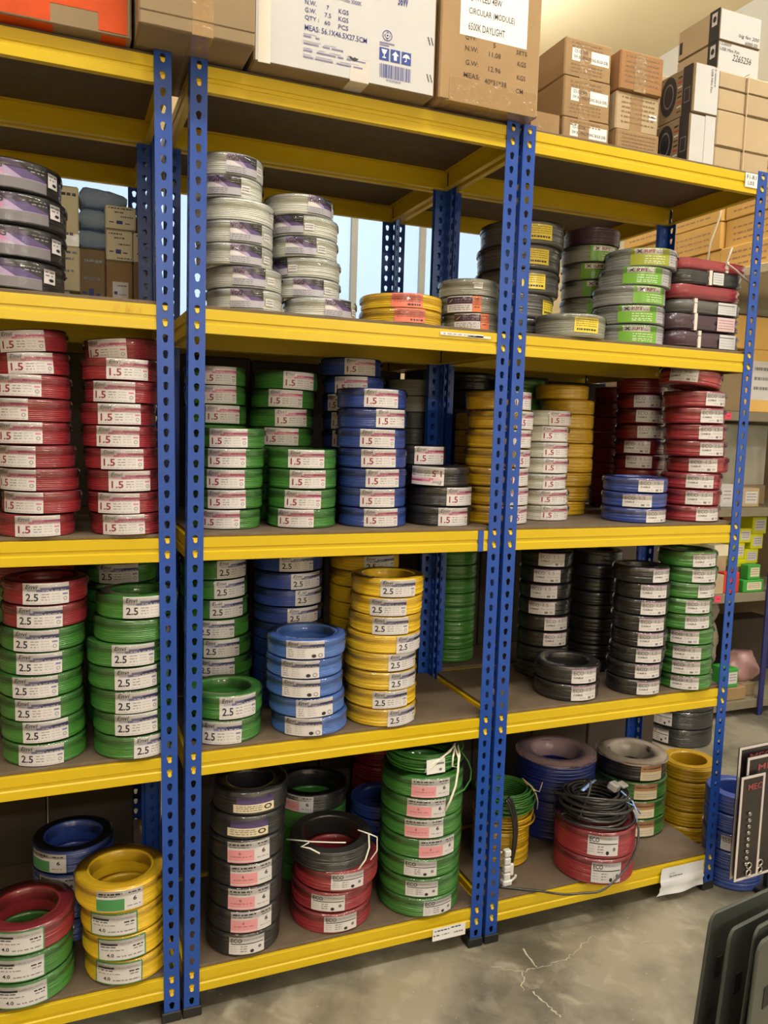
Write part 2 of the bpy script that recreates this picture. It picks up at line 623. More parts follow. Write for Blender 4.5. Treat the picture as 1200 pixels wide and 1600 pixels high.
        A.dashes(.1, .9, .2, .12, 'ink', 2)
    elif kind == 'sal':
        A = Print(.090, h * .90, seed)
        A.rect(0, 0, 1, 1, 'salmon', 0)
        for vv in (.86, .72, .56, .40):
            A.dashes(.08, .92, vv, .05, 'pinkd', 2)
        A.dashes(.5, .92, .18, .12, 'ink', 2)
    elif kind == 'bro':
        A = Print(.105, h * .92, seed)
        A.rect(0, 0, .74, 1, 'paper', 0); A.rect(0, .50, .74, .95, 'plum', 1); A.dashes(.25, .7, .78, .10, 'lilac', 2); A.dashes(.25, .7, .64, .05, 'lilac', 2)
        A.poly([(.03, .58), (.12, .66), (.2, .86), (.1, .72)], 'paper', 2)
        for vv in (.38, .26, .14):
            A.dashes(.06, .7, vv, .05, 'grey', 2)
        A.rect(.75, 0, 1, 1, 'orange', 0); A.dashes(.79, .97, .84, .06, 'ink', 2); A.dashes(.8, .95, .3, .06, 'ink', 2); A.rect(.75, .44, 1, .48, 'plum', 1)
    elif kind == 'cre':
        A = Print(.115, h * .66, seed)
        A.rect(0, 0, 1, .52, 'cream', 0); A.rect(.08, .52, 1, 1, 'purple', 0)
        for vv in (.40, .28, .14):
            A.dashes(.08, .7, vv, .05, 'grey', 2)
        A.ring(.84, .28, .10, .16, 'ink', 2, .6)
    elif kind == 'org':
        A = Print(.090, h * .82, seed)
        A.rect(0, 0, 1, .55, 'cream', 0); A.rect(0, .55, 1, 1, 'tan', 0)
        A.dashes(.1, .9, .76, .06, 'boxink', 2); A.dashes(.1, .9, .35, .05, 'lgrey', 2); A.dashes(.1, .9, .2, .05, 'lgrey', 2)
    else:  # small sticker
        A = Print(.026, .018, seed)
        A.rect(0, 0, 1, 1, 'paper', 0); A.dashes(.1, .9, .68, .14, 'grey', 2); A.dashes(.1, .9, .35, .14, 'grey', 2)
    return A


LABEL_MESH = {}


def label_mesh(kind, R, h, flip, variant):
    k = (kind, round(R, 3), round(h, 3), flip, variant)
    if k not in LABEL_MESH:
        LABEL_MESH[k] = art(kind, h, hash((kind, variant)) % 99 if False else len(kind) * 7 + variant).bend('coil_label', R, flip)
    return LABEL_MESH[k]

# ------------------------------------------------------------------ the room
CONC = None


def concrete():
    m, nt, b = new_mat('concrete_floor')
    tc = nt.nodes.new('ShaderNodeTexCoord')
    n1 = nt.nodes.new('ShaderNodeTexNoise'); n1.inputs['Scale'].default_value = 2.2; n1.inputs['Detail'].default_value = 9; n1.inputs['Roughness'].default_value = .62
    n2 = nt.nodes.new('ShaderNodeTexNoise'); n2.inputs['Scale'].default_value = 9; n2.inputs['Detail'].default_value = 6; n2.inputs['Distortion'].default_value = .8
    n3 = nt.nodes.new('ShaderNodeTexNoise'); n3.inputs['Scale'].default_value = 55; n3.inputs['Detail'].default_value = 3
    for n in (n1, n2, n3):
        nt.links.new(tc.outputs['Object'], n.inputs['Vector'])
    r1 = nt.nodes.new('ShaderNodeValToRGB')
    r1.color_ramp.elements[0].position, r1.color_ramp.elements[0].color = .40, (*lin((98, 93, 80)), 1)
    r1.color_ramp.elements[1].position, r1.color_ramp.elements[1].color = .60, (*lin((154, 147, 128)), 1)
    nt.links.new(n1.outputs['Fac'], r1.inputs[0])
    r2 = nt.nodes.new('ShaderNodeValToRGB')
    r2.color_ramp.elements[0].position, r2.color_ramp.elements[0].color = .56, (0, 0, 0, 1)
    r2.color_ramp.elements[1].position, r2.color_ramp.elements[1].color = .72, (1, 1, 1, 1)
    nt.links.new(n2.outputs['Fac'], r2.inputs[0])
    mx = nt.nodes.new('ShaderNodeMix'); mx.data_type = 'RGBA'
    mul = nt.nodes.new('ShaderNodeMath'); mul.operation = 'MULTIPLY'; mul.inputs[1].default_value = .5
    nt.links.new(r2.outputs[0], mul.inputs[0])
    nt.links.new(mul.outputs[0], mx.inputs[0])
    nt.links.new(r1.outputs[0], mx.inputs[6])
    mx.inputs[7].default_value = (*lin((188, 181, 162)), 1)
    r3 = nt.nodes.new('ShaderNodeValToRGB')
    r3.color_ramp.elements[0].position, r3.color_ramp.elements[0].color = .70, (0, 0, 0, 1)
    r3.color_ramp.elements[1].position, r3.color_ramp.elements[1].color = .76, (1, 1, 1, 1)
    nt.links.new(n3.outputs['Fac'], r3.inputs[0])
    m3 = nt.nodes.new('ShaderNodeMix'); m3.data_type = 'RGBA'
    mul2 = nt.nodes.new('ShaderNodeMath'); mul2.operation = 'MULTIPLY'; mul2.inputs[1].default_value = .55
    nt.links.new(r3.outputs[0], mul2.inputs[0])
    nt.links.new(mul2.outputs[0], m3.inputs[0])
    nt.links.new(mx.outputs[2], m3.inputs[6])
    m3.inputs[7].default_value = (*lin((212, 205, 186)), 1)
    nt.links.new(m3.outputs[2], b.inputs['Base Color'])
    b.inputs['Roughness'].default_value = .42
    bp = nt.nodes.new('ShaderNodeBump'); bp.inputs['Strength'].default_value = .15; bp.inputs['Distance'].default_value = .004
    nt.links.new(n2.outputs['Fac'], bp.inputs['Height'])
    nt.links.new(bp.outputs[0], b.inputs['Normal'])
    return m


WALLM = mat('cream_wall', (222, 206, 170), .85, noise=.03, nscale=2)
CEIL = mat('cream_ceiling', (226, 208, 168), .85, noise=.02, nscale=2)
WHITEW = mat('white_wall', (222, 222, 216), .85, noise=.02, nscale=2)


def structure(o):
    o['kind'] = 'structure'
    return o


XW0, XW1, YW0, YW1, ZC = -4.5, 4.3, -5.0, 4.2, 4.66
b = MB(); b.box(XW0, YW0, -.1, XW1, YW1, 0); FLOOR = structure(b.build('floor', concrete()))
b = MB(); b.box(XW0, YW0, ZC, XW1, YW1, ZC + .1); structure(b.build('ceiling', CEIL))
b = MB(); b.box(XW1, YW0, 0, XW1 + .1, YW1, ZC); structure(b.build('wall_right', WHITEW))
b = MB(); b.box(XW0 - .1, YW0, 0, XW0, YW1, ZC); structure(b.build('wall_left', WALLM))
b = MB(); b.box(XW0, YW0 - .1, 0, XW1, YW0, ZC); structure(b.build('wall_front', WALLM))
b = MB()   # back wall with a long window opening
wx0, wx1, wz0, wz1 = -1.4, 3.3, 2.3, 3.7
b.box(XW0, YW1, 0, wx0, YW1 + .12, ZC); b.box(wx1, YW1, 0, XW1, YW1 + .12, ZC)
b.box(wx0, YW1, 0, wx1, YW1 + .12, wz0); b.box(wx0, YW1, wz1, wx1, YW1 + .12, ZC)
structure(b.build('wall_back', WALLM))
PANE = mat('window_daylight', (70, 78, 86), .3, emit=(188, 216, 240), estr=1.25)
FRM = mat('window_frame', (168, 170, 172), .5)
win = structure(empty('window_1', (0, YW1 + .05, 0)))
cols = [wx0, -.55, .42, 1.39, 1.99, 2.6, wx1]
for a, c in zip(cols[:-1], cols[1:]):
    b = MB(); b.box(a + .02, 0, wz0 + .03, c - .02, .008, wz1 - .03); b.build('pane', PANE, win)
for a in cols:
    b = MB(); b.box(a - .028, -.03, wz0, a + .028, .03, wz1, c=.004); b.build('mullion', FRM, win)
b = MB(); b.box(wx0, -.03, wz0 - .03, wx1, .03, wz0 + .03, c=.004); b.build('sill', FRM, win)
b = MB(); b.box(wx0, -.03, wz1 - .03, wx1, .03, wz1 + .03, c=.004); b.build('head_rail', FRM, win)
# ceiling lamps
LAMPM = mat('lamp_tube', (255, 250, 240), .4, emit=(255, 244, 224), estr=3)
WHT = mat('white_enamel', (230, 230, 226), .4)
where_l = ['first', 'second', 'third', 'rear first', 'rear second', 'far aisle', 'added unseen last']
for i, p in enumerate(LAMPS):
    r_ = empty('ceiling_lamp', p)
    tag(r_, 'white tube lamp hanging over the aisle, %s of the row' % where_l[i], 'lamp', 'aisle lamps')
    b = MB(); b.box(-.65, -.09, 0, .65, .09, .05, c=.01); b.build('housing', WHT, r_)
    for dy in (-.045, .045):
        b = MB(); b.tube([(-.6, dy, -.012), (.6, dy, -.012)], .011, 10); b.build('tube', LAMPM, r_, True)
    b = MB()
    for dx in (-.5, .5):
        b.tube([(dx, 0, .05), (dx, 0, ZC - p[2])], .004, 6)
    b.build('hanger', WHT, r_)
# floor cracks
CRK = mat('pale_crack_filler', (190, 182, 158), .8, noise=.1)
rc = random.Random(3)


def crack(pts, w):
    P = []
    for (a, c) in zip(pts[:-1], pts[1:]):
        for k in range(7):
            t = k / 7
            P.append((a[0] + (c[0] - a[0]) * t + rc.uniform(-.006, .006), a[1] + (c[1] - a[1]) * t + rc.uniform(-.006, .006)))
    P.append(pts[-1])
    v, f = [], []
    for i, p in enumerate(P):
        q = P[min(i + 1, len(P) - 1)]; q0 = P[max(i - 1, 0)]
        d = Vector((q[0] - q0[0], q[1] - q0[1])).normalized(); ww = w * rc.uniform(.25, 1.1)
        v += [(p[0] - d.y * ww, p[1] + d.x * ww, .0012), (p[0] + d.y * ww, p[1] - d.x * ww, .0012)]
        if i:
            f.append((2 * i - 2, 2 * i - 1, 2 * i + 1, 2 * i))
    make_obj('crack', v, f, CRK, FLOOR)


crack([(1.311, -.083), (1.193, -.136), (1.151, -.153), (1.061, -.151), (1.007, -.155), (.93, -.10)], .0018)
crack([(1.007, -.155), (.965, -.223)], .0024)
crack([(.99, -.24), (1.0, -.29), (1.007, -.347)], .0035)
crack([(1.066, -.065), (1.061, -.148)], .003)
crack([(1.311, -.083), (1.349, -.127), (1.456, -.165), (1.55, -.19)], .0012)

# ------------------------------------------------------------------ racks
PITCH = .038
ZR0 = .040                     # lowest rivet hole
LVL_LOW = [.078, .078 + 16 * PITCH, .078 + 31 * PITCH, .078 + 46 * PITCH, .078 + 61 * PITCH]   # lower rivet of each shelf
BOARD_Z = [z + .0555 for z in LVL_LOW]
DEPTH = .45
PW = .0405                     # flange width
THK = .0018


def keyhole():
    pts = []
    for a in range(-38, 219, 32):
        t = math.radians(a)
        pts.append((.0070 * math.cos(t), .0085 + .0070 * math.sin(t)))
    for a in range(180, 361, 36):
        t = math.radians(a)
        pts.append((.0050 * math.cos(t), .0050 * math.sin(t)))
    return pts          # ccw, lower lobe centred on the rivet


KH = keyhole()


def flange(mb, n, fn):
    """one perforated flange: u across (0..PW), z up; fn(u, z, d) -> xyz with d the thickness step 0/1"""
    K = len(KH)
    uc = PW / 2
    for k in range(n):
        zc = ZR0 + k * PITCH
        zb, zt = zc - .014, zc - .014 + PITCH
        if k == n - 1:
            zt = zc + .021
        outer = []
        for (x, z) in KH:          # radial projection of each hole point on the cell rectangle
            cx, cz = x, z - .004
            hw, hh_t, hh_b = PW / 2, zt - zc - .004, zc + .004 - zb
            s1 = hw / abs(cx) if abs(cx) > 1e-9 else 1e9
            s2 = (hh_t if cz > 0 else hh_b) / abs(cz) if abs(cz) > 1e-9 else 1e9
            s_ = min(s1, s2)
            outer.append((uc + cx * s_, zc + .004 + cz * s_))
        inner = [(uc + x, zc + z) for x, z in KH]
        corners = [(PW, zt), (0, zt), (0, zb), (PW, zb)]
        for d in (0, 1):
            base = len(mb.v)
            mb.v += [fn(u, z, d) for u, z in outer] + [fn(u, z, d) for u, z in inner] + [fn(u, z, d) for u, z in corners]
            for i in range(K):
                j = (i + 1) % K
                q = (base + i, base + j, base + K + j, base + K + i)
                mb.f.append(q if d else q[::-1]); mb.m.append(0)
                a, c = outer[i], outer[j]
                for ci, cn in enumerate(corners):     # fill cell corners
                    if abs(a[0] - c[0]) > 1e-7 and abs(a[1] - c[1]) > 1e-7:
                        if (abs(a[0] - cn[0]) < 1e-7 or abs(c[0] - cn[0]) < 1e-7) and (abs(a[1] - cn[1]) < 1e-7 or abs(c[1] - cn[1]) < 1e-7):
                            q = (base + i, base + 2 * K + ci, base + j)
                            mb.f.append(q if d else q[::-1]); mb.m.append(0)
        b0 = len(mb.v)
        mb.v += [fn(u, z, 0) for u, z in inner] + [fn(u, z, 1) for u, z in inner]
        for i in range(K):
            j = (i + 1) % K
            mb.f.append((b0 + i, b0 + j, b0 + K + j, b0 + K + i)); mb.m.append(0)
    z0, z1 = ZR0 - .014, ZR0 + (n - 1) * PITCH + .021
    b0 = len(mb.v)                # free edge strip
    mb.v += [fn(PW, z0, 0), fn(PW, z1, 0), fn(PW, z1, 1), fn(PW, z0, 1)]
    mb.f.append((b0, b0 + 1, b0 + 2, b0 + 3)); mb.m.append(0)
    b0 = len(mb.v)
    mb.v += [fn(0, z1, 0), fn(PW, z1, 0), fn(PW, z1, 1), fn(0, z1, 1)]
    mb.f.append((b0, b0 + 1, b0 + 2, b0 + 3)); mb.m.append(0)


POST_MESH = {}


def post_mesh(sx, sy):
    """corner at the origin; the flanges run towards sx (along x) and sy (along y)"""
    if (sx, sy) not in POST_MESH:
        mb = MB()
        R_ = .002
        flange(mb, 64, lambda u, z, d: (sx * (u + 0), sy * (d * THK), z - 1.3))
        flange(mb, 64, lambda u, z, d: (sx * (d * THK), sy * (u + .0), z - 1.3))
        me = bpy.data.meshes.new('post')
        me.from_pydata(mb.v, [], mb.f)
        me.materials.append(BLU)
        me.update()
        POST_MESH[(sx, sy)] = me
    return POST_MESH[(sx, sy)]


BEAM_PROF = [(.000, .059), (.0006, .0595), (.018, .0595), (.018, .057), (.0032, .057), (.0032, .003), (.018, .003), (.018, 0), (.0006, 0), (0, .0006),
             (0, .0215), (.0035, .0245), (.0035, .0325), (.0003, .0345)]


def beam_mesh(L):
    v, f = [], []
    n = len(BEAM_PROF)
    for x in (0, L):
        v += [(x, y, z) for y, z in BEAM_PROF]
    for i in range(n):
        j = (i + 1) % n
        f.append((i, j, n + j, n + i))
    me = bpy.data.meshes.new('beam')
    me.from_pydata(v, [], f)
    me.materials.append(YEL)
    me.update()
    return me


rm = MB(); rm.lathe([(0.0001, .0), (.0036, .0), (.0048, -.0012), (.0048, -.0042), (.0001, -.0042)], 12, closed=False)
RIVET = bpy.data.meshes.new('rivet')
RIVET.from_pydata([(x, z, y) for x, y, z in rm.v], [], rm.f)
RIVET.materials.append(RIV)
RIVET.update()
BM = {}


def rack(name, label, xl, xr, y0, slope, group, detail=True):
    """xl/xr = outer corners of the posts at z=1.3"""
    root = empty(name, ((xl + xr) / 2, y0, 0))
    tag(root, label, 'shelving rack', group)
    hx = (xr - xl) / 2
    for sx in (-1, 1):
        for sy in (0, 1):
            p = link_mesh('post', post_mesh(-sx, 1 if sy == 0 else -1), root, (sx * hx, sy * DEPTH, 1.3), (0, slope, 0))
            fb = MB(); fb.box(min(0, -sx * .044) - .003, -.004 if sy == 0 else -.042, -1.3, max(0, -sx * .044) + .003, .042 if sy == 0 else .004, -1.272, c=.002)
            fb.build('foot', RUB, p)
    for li, zl in enumerate(LVL_LOW):
        off = slope * (zl - 1.3)
        zb = zl - .0135
        L = 2 * hx - 2 * .0022
        k = ('l', round(L, 4))
        if k not in BM:
            BM[k] = beam_mesh(L)
        fbm = link_mesh('front_beam', BM[k], root, (-hx + .0022 + off, .0022, zb))
        rbm = link_mesh('rear_beam', BM[k], root, (hx - .0022 + off, DEPTH - .0022, zb), (0, 0, math.pi))
        if detail:
            for sx in (-1, 1):
                for dz in (0, PITCH):
                    xx = sx * (hx - PW / 2) + hx - .0022
                    link_mesh('rivet', RIVET, fbm, (xx, -.001, .0135 + dz))
        ks = ('s', round(DEPTH, 4))
        if ks not in BM:
            BM[ks] = beam_mesh(DEPTH - .044)
        link_mesh('side_beam', BM[ks], root, (-hx + .0022 + off, DEPTH - .022, zb), (0, 0, -math.pi / 2))
        link_mesh('side_beam', BM[ks], root, (hx - .0022 + off, .022, zb), (0, 0, math.pi / 2))
        bm_ = MB(); bm_.box(-hx + .012, .012, zl + .0465, hx - .012, DEPTH - .012, zl + .0555, c=.001)
        bd = bm_.build('shelf_board', BOARD, root, loc=(off, 0, 0))
    return root


# post rivet columns measured at x = 0, .069, .9357, .990, 1.8714 ; corners lie half a flange outside
hp = PW / 2
BAYS = [('left', -.87 - hp, 0 + hp, -.0110), ('middle', .069 - hp, .9357 + hp, .0028), ('right', .990 - hp, 1.8714 + hp, .0030)]
RACKS = []
for nm, xl, xr, sl in BAYS:
    RACKS.append(rack('shelving_rack', 'blue and yellow steel rack of five shelves, %s of the front row' % {'left': 'leftmost', 'middle': 'middle', 'right': 'rightmost'}[nm], xl, xr, 0, sl, 'front racks'))
for nm, xl, xr, sl in BAYS:
    rack('shelving_rack', 'second-row blue and yellow rack standing directly behind the %s front rack' % {'left': 'leftmost', 'middle': 'middle', 'right': 'rightmost'}[nm], xl, xr, DEPTH + .012, 0, 'rear racks', False)


def front_beam_of(rk, level):
    return [c for c in rk.children if c.name.startswith('front_beam')][level]


A = Print(.052, .044); A.rect(0, 0, 1, 1, 'white', 0); A.text('F1-R1', .12, .56, .88, .86, 'ink', 1, .01); A.text('L03', .22, .16, .72, .44, 'ink', 1, .01)
A.flat('shelf_tag', RACKS[2], (1.800 - RACKS[2].location.x, -.001, 2.399), (1, 0, 0), (0, 0, 1), (0, -1, 0))
A = Print(.112, .040); A.rect(0, 0, 1, 1, 'white', 0)
A.dashes(.06, .5, .78, .09, 'ink'); A.dashes(.55, .85, .84, .09, 'ink'); A.dashes(.03, .2, .42, .09, 'ink'); A.dashes(.28, .5, .42, .07, 'grey'); A.dashes(.65, .92, .40, .11, 'grey')
A.flat('shelf_tag', RACKS[1], (.782 - RACKS[1].location.x, -.001, .050), (1, 0, 0), (0, 0, 1), (0, -1, 0))
BT = mat('blue_tape', (44, 78, 168), .35)
tb = MB(); tb.box(-.009, -.0012, -.0605, .009, .004, .0005); tb.build('tape_band', BT, RACKS[1], loc=(.8915 - RACKS[1].location.x, .0015, LVL_LOW[2] + .0465))
A = Print(.16, .011); A.rect(0, .1, .85, .9, 'white', 0); A.rect(.55, 0, 1, .55, 'white', 0); A.dashes(.06, .7, .5, .3, 'lgrey', 1)
A.flat('torn_sticker', RACKS[1], (.735 - RACKS[1].location.x, -.001, LVL_LOW[3] + .028), (1, 0, 0), (0, 0, 1), (0, -1, 0))
PM['yemb'] = mat('embossed_yellow', (214, 170, 20), .35)
A = Print(.062, .016); A.text('P K I', 0, 0, 1, 1, 'yemb', 1)
A.flat('embossed_mark', RACKS[0], (-.122 - RACKS[0].location.x, -.0006, LVL_LOW[3] + .024), (1, 0, 0), (0, 0, 1), (0, -1, 0))
# crumpled paper notice hanging from the lowest beam
v, f = [], []
nx, nz = 14, 8
for i in range(nx + 1):
    for j in range(nz + 1):
        u, w = i / nx, j / nz
        x = 1.652 + .185 * u + (-.012 if j == nz else 0) * (1 - u) - .016 * w * (1 - u)
        z = .117 - .088 * w
        y = -.0025 - .012 * w * w * (1 + .4 * math.sin(5 * u)) - .003 * math.sin(9 * u + 3 * w) * w - (.006 if .58 < w < .72 else 0)
        v.append((x - RACKS[2].location.x, y, z))
for i in range(nx):
    for j in range(nz):
        a = i * (nz + 1) + j
        f.append((a, a + 1, a + nz + 2, a + nz + 1))
nt_ = make_obj('paper_notice', v, f, mat('notice_paper', (214, 216, 222), .5, coat=.5, coatbump=.4), RACKS[2], True)
A = Print(.12, .03); A.dashes(.1, .3, .8, .12, 'lgrey'); A.dashes(.1, .6, .45, .14, 'grey')
A.flat('notice_print', nt_, (1.672 - RACKS[2].location.x, -.0065, .072), (1, 0, 0), (0, 0, 1), (0, -1, 0))

# ------------------------------------------------------------------ wire coils
COIL_MESH = {}


def coil_mesh(r, h, rin, wire, sm, col, seed):
    k = (round(r, 4), round(h, 5), rin, wire, sm, col, seed)
    if k in COIL_MESH:
        return COIL_MESH[k]
    rg = random.Random(seed * 31 + int(r * 1e4))
    hh = h - .0012
    prof = []
    ri = r * rin
    n = max(5, int(round(hh / wire)))
    amp = wire * (.34 if not sm else .12)
    rc_ = .008 if not sm else .010             # rounded shoulder
    for i in range(n):
        jit = rg.uniform(-.0012, .0001)
        for t, a in ((0.06, 0), (.30, .85), (.5, 1), (.70, .85), (.94, 0)):
            z = (i + t) / n * hh
            dz = min(z, hh - z)
            sh = 0 if dz > rc_ else rc_ - math.sqrt(max(0, rc_ ** 2 - (rc_ - dz) ** 2))
            if t in (.30, .70) and sm:
                continue
            prof.append((r - amp + amp * a + jit - sh * .8, z - hh / 2))
    nt2 = max(3, int(round((r - ri) / (wire * 1.25))))
    for i in range(nt2):
        for t, a in ((.08, 0), (.5, 1), (.92, 0)):
            rho = (r - .007) + (ri + .003 - (r - .007)) * (i + t) / nt2
            prof.append((rho, hh / 2 - (.0012 if not sm else .0004) * (1 - a)))
    prof.append((ri + .001, hh / 2 - .002))
    m_ = 7
    for i in range(1, m_):
        prof.append((ri + (.0008 if i % 2 else 0), hh / 2 - hh * i / m_))
    prof.append((ri + .001, -hh / 2 + .002))
    prof.append((ri + .004, -hh / 2))
    prof.append((r - .012, -hh / 2))
    ph = [rg.uniform(0, 6.28) for _ in prof]
    el = rg.uniform(0, 6.28)
    mb = MB()
    mb.lathe(prof, 52, wob=lambda i, a: .0006 * math.sin(2 * a + el) + .0003 * math.sin(3 * a + ph[i // 4 * 4 % len(ph)]) + .0002 * math.sin(7 * a + el))
    me = bpy.data.meshes.new('wire_coil')
    me.from_pydata(mb.v, [], mb.f)
    me.materials.append(wire_mat(col))
    me.polygons.foreach_set('use_smooth', [True] * len(me.polygons))
    me.update()
    COIL_MESH[k] = me
    return me


FILM_MESH = {}


def film_mesh(r, h, rin):
    k = (round(r, 4), round(h, 4), rin)
    if k not in FILM_MESH:
        rg = random.Random(int(r * 1e4))
        hh = h / 2
        pr_ = [(r + .0028, hh - .020), (r + .0032, hh - .015), (r + .0030, hh - .011), (r + .0022, hh - .007), (r + .0002, hh - .003), (r * .96, hh - .0008), (r * .90, hh - .0002),
               (r * (rin + .06), hh - .0001), (r * rin - .0015, hh - .006), (r * rin - .001, 0)]
        ph_ = [rg.uniform(0, 6.28) for _ in pr_]
        b2 = MB()
        b2.lathe(pr_, 44, wob=lambda i, a: .0005 * math.sin(9 * a + ph_[i]) + .0004 * math.sin(17 * a + ph_[i]) if 0 <= i < 5 else 0, closed=False)
        me = bpy.data.meshes.new('plastic_wrap')
        me.from_pydata(b2.v, [], b2.f)
        me.materials.append(SHRINK)
        me.polygons.foreach_set('use_smooth', [True] * len(me.polygons))
        me.update()
        FILM_MESH[k] = me
    return FILM_MESH[k]


